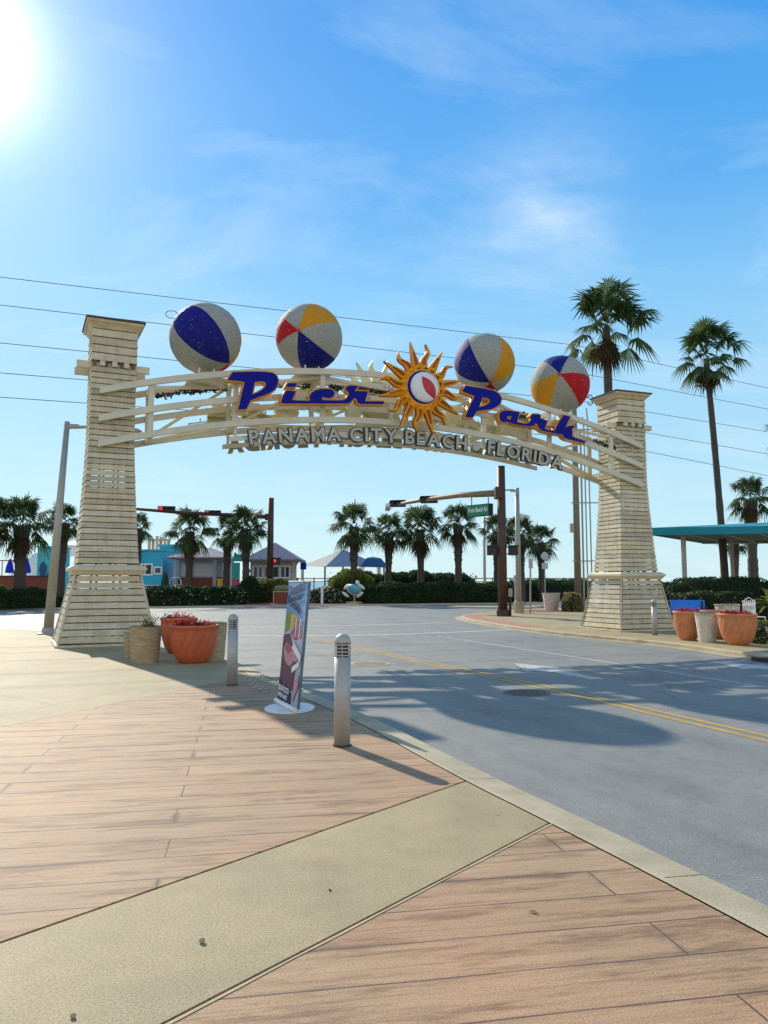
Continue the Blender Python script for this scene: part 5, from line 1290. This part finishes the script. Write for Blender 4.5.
# pavilion with grey hip roof
def hip(t, x0, x1, y0, y1, z0, z1, rx, m='shingle', name='roof', th=.14):
    cy = (y0 + y1) / 2; a, b = x0 + rx, x1 - rx; V = [(x0, y0, z0), (x1, y0, z0), (x1, y1, z0), (x0, y1, z0), (a, cy, z1), (b, cy, z1)]
    if b - a < .05: V = V[:4] + [((x0 + x1) / 2, cy, z1)]; F = [(0, 1, 4), (1, 2, 4), (2, 3, 4), (3, 0, 4)]
    else: F = [(0, 1, 5, 4), (1, 2, 5), (2, 3, 4, 5), (3, 0, 4)]
    V2 = [(x, y_, z - th) for x, y_, z in V[:4]]; mb = MB(); n = len(V); mb.add(V + V2, F + [(0, n, n + 1, 1), (1, n + 1, n + 2, 2), (2, n + 2, n + 3, 3), (3, n + 3, n, 0), (n + 3, n + 2, n + 1, n)])
    return mb.build(name, m, t)
y = 65; x0, x1, _ = bx(178, 222, 556, y, 6); t = thing('pavilion', 'grey pavilion with a hip roof and a wide pale shuttered front', 'pavilion', ((x0 + x1) / 2, y, 0)); w = (x1 - x0) / 2; ze = lz(557.5, y)
MB().box(-w, w, 0, 5, 0, ze - .1).build('wall', 'grey_wall', t); hip(t, -w - .8, w + .5, -.9, 5.8, ze, lz(546.5, y), 2.0)
MB().box(-w - .02, w + .02, -.05, -.002, 0, lz(577, y)).build('counter', 'brickred', t)
window(t, lx(193, y, t), lx(214, y, t), lz(576, y), lz(563.5, y), 0, 'grey_wall', 'win_pale'); window(t, lx(181, y, t), lx(187, y, t), lz(576, y), lz(563.5, y), 0, 'grey_wall', 'win_pale')
for px in (177, 190, 216): MB().box(lx(px, y, t) - .13, lx(px, y, t) + .13, -.7, -.5, 0, ze - .16).build('column', 'grey_wall', t)
# kiosk
y = 67; x0, x1, _ = bx(250, 292, 556, y, 6); t = thing('kiosk', 'small beige kiosk with a pointed grey roof behind the brown signal pole', 'kiosk', ((x0 + x1) / 2, y, 0)); w = (x1 - x0) / 2; ze = lz(559.5, y)
MB().box(-w, w, 0, 3.4, 0, ze - .05).build('wall', 'beige_wall', t); hip(t, -w - .55, w + .75, -.8, 4.2, ze, lz(541.5, y), 9)
for a, b in ((254, 262), (264.5, 267.5), (273, 278.5), (281, 289)): window(t, lx(a, y, t), lx(b, y, t), lz(577, y), lz(567, y), 1 if b - a > 6 else 0, 'white')
for px in (250.5, 292): MB().bar((lx(px, y, t), -.05, lz(572, y)), (lx(px, y, t) + (-.5 if px < 270 else .6), -.5, ze - .15), .10).build('eave_brace', 'beige_wall', t)
# far-left: mural building, tent, tower, brick wall, umbrellas
y = 66; x0, x1, zt_ = bx(36.5, 52, 547.5, y, 4); t = thing('mural_building', 'narrow teal building with a painted mural, left of the street lamp', 'building', ((x0 + x1) / 2, y, 0)); w = (x1 - x0) / 2
MB().box(-w, w, 0, 3.5, 0, zt_).build('wall', 'bl_blue2', t); MB().box(-w - .1, w + .1, -.1, 3.6, zt_, zt_ + .12).build('roof', 'bl_blue', t)
mu = MB()
for cx_, cz_, rx_, rz_, mi in ((-.15, 2.0, .35, .65, 0), (.2, 2.5, .2, .25, 1), (-.2, .9, .3, .35, 2), (.3, 1.4, .2, .5, 0), (-.3, 3.0, .15, .2, 1)):
    mu.add([(cx_ + rx_ * cos(a), -.004 - mi * .003, cz_ * zt_ / 3.4 + rz_ * sin(a)) for a in [2 * pi * i / 18 for i in range(18)]], [tuple(range(18))], mi)
mu.build('mural', ['shade_blue', 'aqua', 'bl_blue'], t)
y = 70; x0, x1, _ = bx(25, 35.5, 556, y, 4); t = thing('tent', 'white pointed roof tent left of the mural building', 'tent', ((x0 + x1) / 2, y, 0)); w = (x1 - x0) / 2
MB().box(-w, w, 0, 2, 0, lz(562, y)).build('wall', 'white', t); hip(t, -w - .15, w + .15, -.15, 2.15, lz(562, y), lz(552, y), 9, 'white')
y = 82; t = thing('lifeguard_tower', 'pale beach tower behind the street lamp, left of the left pillar', 'tower', (at(69, 583, y).x, y, 0))
for dx in (-.6, .6):
    for dy in (0, 1.2): MB().box(dx - .1, dx + .1, dy - .1, dy + .1, 0, lz(556, y)).build('leg', 'white', t)
MB().box(-.9, .9, -.2, 1.5, lz(556, y), lz(554.5, y)).build('deck', 'white', t); MB().box(-.6, .7, 0, 1.2, lz(554.5, y), lz(545, y)).build('cabin', 'white', t); hip(t, -1.1, 1.2, -.4, 1.7, lz(545, y), lz(540, y), 9, 'white')
x0, x1 = at(-70, 583, 60).x, at(62, 583, 60).x
t = thing('brick_wall', 'long red brick garden wall with a dark coping below the blue umbrellas', 'wall', (0, 60, 0)); MB().box(x0, x1, 0, .3, 0, lz(575.5, 60) - .1).build('wall', 'brickred', t); MB().box(x0, x1, -.05, .35, lz(575.5, 60) - .1, lz(575.5, 60)).build('coping', 'black', t)
for px, lab in ((9, 'closed blue umbrella at the left, left of the thick palm'), (26, 'closed blue umbrella just right of the thick palm')):
    t = thing('umbrella', lab, 'umbrella', (at(px, 583, 63).x, 63, 0), 0, 'closed blue umbrellas behind the brick wall')
    MB().tube([(0, 0, 0), (0, 0, lz(558, 63))], .03, 8).build('pole', 'white', t); zt_ = lz(558.5, 63); zb_ = lz(573, 63)
    MB().lathe([(.30, zb_), (.34, zb_ + .1), (.28, zb_ + .5), (.12, zt_ - .15), (.02, zt_)], 16, mod=lambda th, z, r: 1 + .14 * sin(8 * th), caps=False).build('cloth', 'umb_blue', t)
x0, x1 = at(-20, 583, 64).x, at(22, 583, 64).x
t = thing('railing', 'low red and white awning rail behind the closed blue umbrellas', 'railing', (0, 64, 0)); MB().box(x0, x1, 0, .12, lz(561, 64), lz(560, 64)).build('rail', 'm_red', t)
for i in range(5): MB().box(x0 + i * .85, x0 + i * .85 + .1, 0, .1, 0, lz(561, 64)).build('post', 'white', t)
# blue shade canopy
y = 74; t = thing('shade_canopy', 'blue and grey hip shaped shade canopy with a second smaller peak', 'canopy', (0, 0, 0))
A, B_, C_, D_, E_ = at(301, 566, 78), at(325, 567, 69), at(384, 566.5, 72), at(379, 566, 81), at(343, 549.5, 75)
mb = MB(); mb.add([A, B_, C_, D_, E_], [(0, 1, 4)], 1); mb.add([A, B_, C_, D_, E_], [(1, 2, 4), (2, 3, 4), (3, 0, 4)], 0); mb.build('large_sail', ['shade_blue', 'shade_grey'], t)
A2, B2, C2, D2, E2 = at(360, 567, 70), at(364, 566.2, 80), at(389, 567.5, 72), at(384, 566, 79), at(373, 556.5, 74)
MB().add([A2, C2, D2, B2, E2, (A2 + E2) / 2 + Vector((0, 0, .35)), (C2 + E2) / 2 + Vector((0, 0, .35))], [(0, 1, 6, 4, 5), (1, 2, 4, 6), (2, 3, 4), (3, 0, 5, 4)]).build('small_sail', 'shade_blue', t)
for px, yy in ((302, 78), (325, 69.1), (343, 75), (384, 72.1), (379, 80.5)): q = at(px, 566.3, yy); MB().tube([(q.x, q.y, 0), (q.x, q.y, q.z if px != 343 else E_.z - .1)], .09, 10).build('post', 'galv', t)
for px in (362, 379): q = at(px, 575, 84); t2 = thing('pillar', 'pale square pillar under the shade canopy, the %s one' % ('left' if px == 362 else 'right'), 'pillar', (q.x, 84, 0), 0, 'pale pillars under the shade canopy'); MB().box(-.25, .25, -.2, .2, 0, lz(568, 84)).build('shaft', 'white', t2); MB().box(-.32, .32, -.27, .27, lz(568, 84), lz(567, 84)).build('cap', 'white', t2)
# dark rail / boardwalk fence before the sea
x0, x1 = at(296, 583, 86).x, at(600, 583, 86).x
t = thing('boardwalk_fence', 'low dark boardwalk fence along the sea front', 'fence', (0, 86, 0)); MB().box(x0, x1, 0, .1, lz(579, 86), lz(578, 86)).build('top_rail', 'wood_pole', t); MB().box(x0, x1, .02, .08, lz(582, 86), lz(581.2, 86)).build('mid_rail', 'wood_pole', t)
for i in range(18): MB().box(x0 + i * (x1 - x0) / 17 - .07, x0 + i * (x1 - x0) / 17 + .07, .11, .2, 0, lz(577.6, 86)).build('post', 'wood_pole', t)
# turtle statue
c = at(354, 590, 57.6); t = thing('turtle_statue', 'white sea turtle statue with a blue shell beside the hedge', 'statue', (c.x, c.y, 0), radians(-25))
def ellipsoid(c, r, rot=None, n=16, m_=10):
    mb = MB(); mb.X = Matrix.Translation(c) @ (rot or Matrix.Identity(4)) @ Matrix.Diagonal((*r, 1)); mb.lathe([(max(.001, sin(pi * i / m_)), -cos(pi * i / m_)) for i in range(m_ + 1)], n, caps=False); return mb
zc2 = c.z; tiltm = Matrix.Rotation(radians(-55), 4, 'X') @ Matrix.Rotation(radians(20), 4, 'Z')
ellipsoid((0, 0, zc2), (.62, .50, .22), tiltm).build('body', 'turtle', t, smooth=True); ellipsoid((.08, -.10, zc2 + .05), (.52, .42, .24), tiltm).build('shell', 'shell', t, smooth=True)
ellipsoid((.30, .0, zc2 + .55), (.16, .14, .16)).build('head', 'turtle', t, smooth=True)
for (a, b, c_) in ((-.65, -.1, -.35), (.55, -.1, -.35), (-.60, .0, .25), (.62, 0, .25)): ellipsoid((a, b, zc2 + c_), (.34, .12, .12), Matrix.Rotation(radians(35 if a * c_ > 0 else -35), 4, 'Y')).build('flipper', 'turtle', t, smooth=True)
MB().tube([(0, .1, 0), (0, .05, zc2 - .2)], .07, 10).build('support', 'galv', t); MB().box(-.5, .5, -.3, .4, 0, .14).build('base', 'concrete', t)
# white marker stake on the mulch
c = at(322, 600, 57.5); o = MB().box(-.09, .09, -.03, .03, 0, 1.15).box(-.11, .11, -.035, .035, 1.15, 1.2).build('marker_stake', 'white'); o.location = (c.x, 57.5, 0); tag(o, 'white marker stake on the red mulch between banner and turtle', 'marker')
# tiled planter box
t = thing('planter_box', 'square red tiled planter box with a rounded shrub by the far kerb', 'planter', (at(282, 590, 57).x, 57.2, 0)); MB().box(-.65, .65, 0, 1.1, 0, .85).build('box', 'brickred', t); f = MB()
for x in (-.68, .62): f.box(x, x + .07, -.03, .03, 0, .9)
f.box(-.68, .69, -.035, .0, .85, .93); f.build('frame', 'concrete', t)
mb = MB(); leaf_quads(mb, (0, .5, 1.05), 900, (.30, .26, .15), .13, random.Random(2), 0, .5); mb.build('shrub', 'succ', t, smooth='leaf')
# parked car
c = at(149, 583, 60.5); t = thing('parked_car', 'white parked car behind the hedge in front of the turquoise house', 'car', (c.x, 60.5, 0), radians(21))
mb = MB(); prof = [(-1.9, .35), (-1.95, .75), (-1.2, .85), (-.7, 1.35), (.7, 1.38), (1.3, .92), (1.95, .80), (1.95, .35)]
O = [(x, s * (.80 - (.12 if z > 1 else 0)), z) for s in (-1, 1) for x, z in prof]; n = len(prof)
mb.add(O, [tuple(range(n)), tuple(range(n, 2 * n))[::-1]] + [(i, (i + 1) % n, n + (i + 1) % n, n + i) for i in range(n)]); mb.build('body', 'car_white', t, bevel=.05)
MB().add([(-1.02, -.80, .92), (1.1, -.80, .95), (.62, -.70, 1.3), (-.62, -.70, 1.28)], [(0, 1, 2, 3)]).build('side_window', 'glass', t)
MB().cbox((-1.96, -.55, .72), (.04, .3, .14)).build('tail_light', 'm_red', t); MB().cbox((1.96, -.5, .68), (.04, .35, .14)).build('headlight', 'm_white', t)
for x in (-1.2, 1.25):
    for s in (-1, 1): o = MB().lathe([(.32, -.1), (.32, .1)], 20).build('wheel', 'black', t); o.data.transform(Matrix.Translation((x, s * .76, .32)) @ Matrix.Rotation(pi / 2, 4, 'X'))
# dark closed umbrella, white stand, yellow bin, beach flag, person
c = at(165, 580, 62); t = thing('umbrella', 'closed dark green umbrella right of the turquoise house windows', 'umbrella', (c.x, 62, 0)); MB().tube([(0, 0, 0), (0, 0, 2.4)], .03, 8).build('pole', 'white', t)
MB().lathe([(.34, .5), (.36, .9), (.30, 1.7), (.14, 2.3), (.02, 2.45)], 14, mod=lambda th, z, r: 1 + .14 * sin(7 * th), caps=False).build('cloth', 'dkgreen', t)
c = at(175, 580, 62.5); t = thing('display_rack', 'small white arched rack in front of the pavilion', 'rack', (c.x, 62.5, 0)); MB().tube([(-.45, 0, 0), (-.45, 0, 1.7), (-.2, 0, 1.95), (.3, 0, 1.95), (.5, 0, 1.7), (.5, 0, 0)], .05, 8).build('frame', 'white', t); MB().box(-.4, .45, -.02, .02, .3, 1.4).build('panel', 'grey_wall', t)
c = at(222, 580, 62); t = thing('bin', 'yellow box beside the pavilion', 'bin', (c.x, 62, 0)); MB().box(-.32, .32, -.3, .3, 0, 1.75).build('body', 'yellow', t, bevel=.04); MB().box(-.36, .36, -.34, .34, 1.75, 1.85).build('lid', 'yellow', t, bevel=.03)
c = at(236, 565, 64); t = thing('beach_flag', 'tall aqua and pink beach banner between palm trunks', 'flag', (c.x, 64, 0)); MB().tube([(-.35, 0, 0), (-.35, 0, 4.3)], .03, 8).build('pole', 'white', t)
MB().box(-.33, .33, -.02, .02, 1.9, 3.2).build('upper_cloth', 'aqua', t); MB().box(-.33, .33, -.021, .021, .9, 1.9).build('lower_cloth', 'pink', t); MB().add([(-.33, .03, 3.3), (.7, .03, 3.3), (.6, .03, 4.0), (.2, .03, 3.85), (-.15, .03, 4.1)], [(0, 1, 2, 3, 4)]).add([(-.33, .05, 3.3), (.7, .05, 3.3), (.6, .05, 4.0), (.2, .05, 3.85), (-.15, .05, 4.1)], [(4, 3, 2, 1, 0)]).build('pennant', 'aqua', t)
post_sign('blue information sign on a post left of the shade canopy', 303.5, 566, 583, 70, .55, .65, 'umb_blue')
# standing person by the fence: one continuous body
def person(label, loc, h, rz):
    t = thing('person', label, 'person', loc, rz)
    s = h / 1.75; V = {'pel': (0, 0, .95), 'wst': (0, 0, 1.12), 'chs': (0, 0, 1.35), 'nck': (0, 0, 1.50), 'hd': (0, -.01, 1.64), 'top': (0, 0, 1.72)}
    for k, q in (('l', -1), ('r', 1)): V.update({'hip' + k: (q * .10, 0, .92), 'kn' + k: (q * .11, -.02, .50), 'an' + k: (q * .12, .02, .08), 'to' + k: (q * .13, -.14, .03), 'sh' + k: (q * .19, 0, 1.43), 'el' + k: (q * .25, .02, 1.15), 'wr' + k: (q * .24, -.08, .92), 'ha' + k: (q * .23, -.11, .83)})
    E_ = [('pel', 'wst'), ('wst', 'chs'), ('chs', 'nck'), ('nck', 'hd'), ('hd', 'top')] + [e for k in 'lr' for e in (('pel', 'hip' + k), ('hip' + k, 'kn' + k), ('kn' + k, 'an' + k), ('an' + k, 'to' + k), ('chs', 'sh' + k), ('sh' + k, 'el' + k), ('el' + k, 'wr' + k), ('wr' + k, 'ha' + k))]
    R = {'pel': .14, 'wst': .12, 'chs': .15, 'nck': .055, 'hd': .10, 'top': .07, 'hip': .095, 'kn': .06, 'an': .042, 'to': .035, 'sh': .06, 'el': .042, 'wr': .03, 'ha': .03}
    ks = list(V); me = bpy.data.meshes.new('body'); me.from_pydata([tuple(c * s for c in V[k]) for k in ks], [(ks.index(a), ks.index(b)) for a, b in E_], [])
    o = bpy.data.objects.new('body', me); COL.objects.link(o); o.modifiers.new('s', 'SKIN')
    for i, k in enumerate(ks):
        r = R.get(k, R.get(k[:-1], .05)) * s; me.skin_vertices[0].data[i].radius = (r, r)
        me.skin_vertices[0].data[i].use_root = (k == 'pel')
    md = o.modifiers.new('u', 'SUBSURF'); md.levels = 1; md.render_levels = 1
    m2 = bpy.data.meshes.new_from_object(o.evaluated_get(bpy.context.evaluated_depsgraph_get())); bpy.data.objects.remove(o)
    m2.name = 'body'; m2.materials.clear(); m2.materials.append(M['skin']); b = bpy.data.objects.new('body', m2); COL.objects.link(b); b.parent = t
    return t
c = at(297.5, 583, 66); person('person in dark clothes standing left of the shade canopy, just above the banner', (c.x, 66, .0), 2.0, .3)

# ------------------------------------------------------------------ small things lying on the pavement
rnd = random.Random(6)
def pebble(label, px, py, s, m, cat='pebble'):
    x, y = gp(px, py); mb = MB(); mb.X = Matrix.Diagonal((1, .8, .75, 1))
    mb.lathe([(max(.0005, s * sin(pi * i / 6) * rnd.uniform(.85, 1.1)), s - s * cos(pi * i / 6)) for i in range(7)], 9, caps=False); o = mb.build('pebble', m, smooth=True); o.location = (x, y, 0); return tag(o, label, cat, 'pebbles on the pavement')
pebble('largest pale pebble on the concrete band', 202, 943, .016, 'concrete'); pebble('small pale pebble at the bottom edge of the concrete band', 73, 1018, .012, 'concrete'); pebble('tiny dark pebble in the middle of the concrete band', 330, 891, .007, 'soil')
x, y = gp(533, 913); mb = MB(); mb.add([(-.03, 0, .002), (0, .012, .008), (.035, -.004, .003), (.0, -.012, .006)], [(0, 1, 2, 3)]); o = mb.build('fallen_leaf', 'dryshrub'); o.location = (x, y, .002); o.rotation_euler = (0, 0, -.5); tag(o, 'small dark fallen leaf on the stamped boards at lower right', 'leaf')
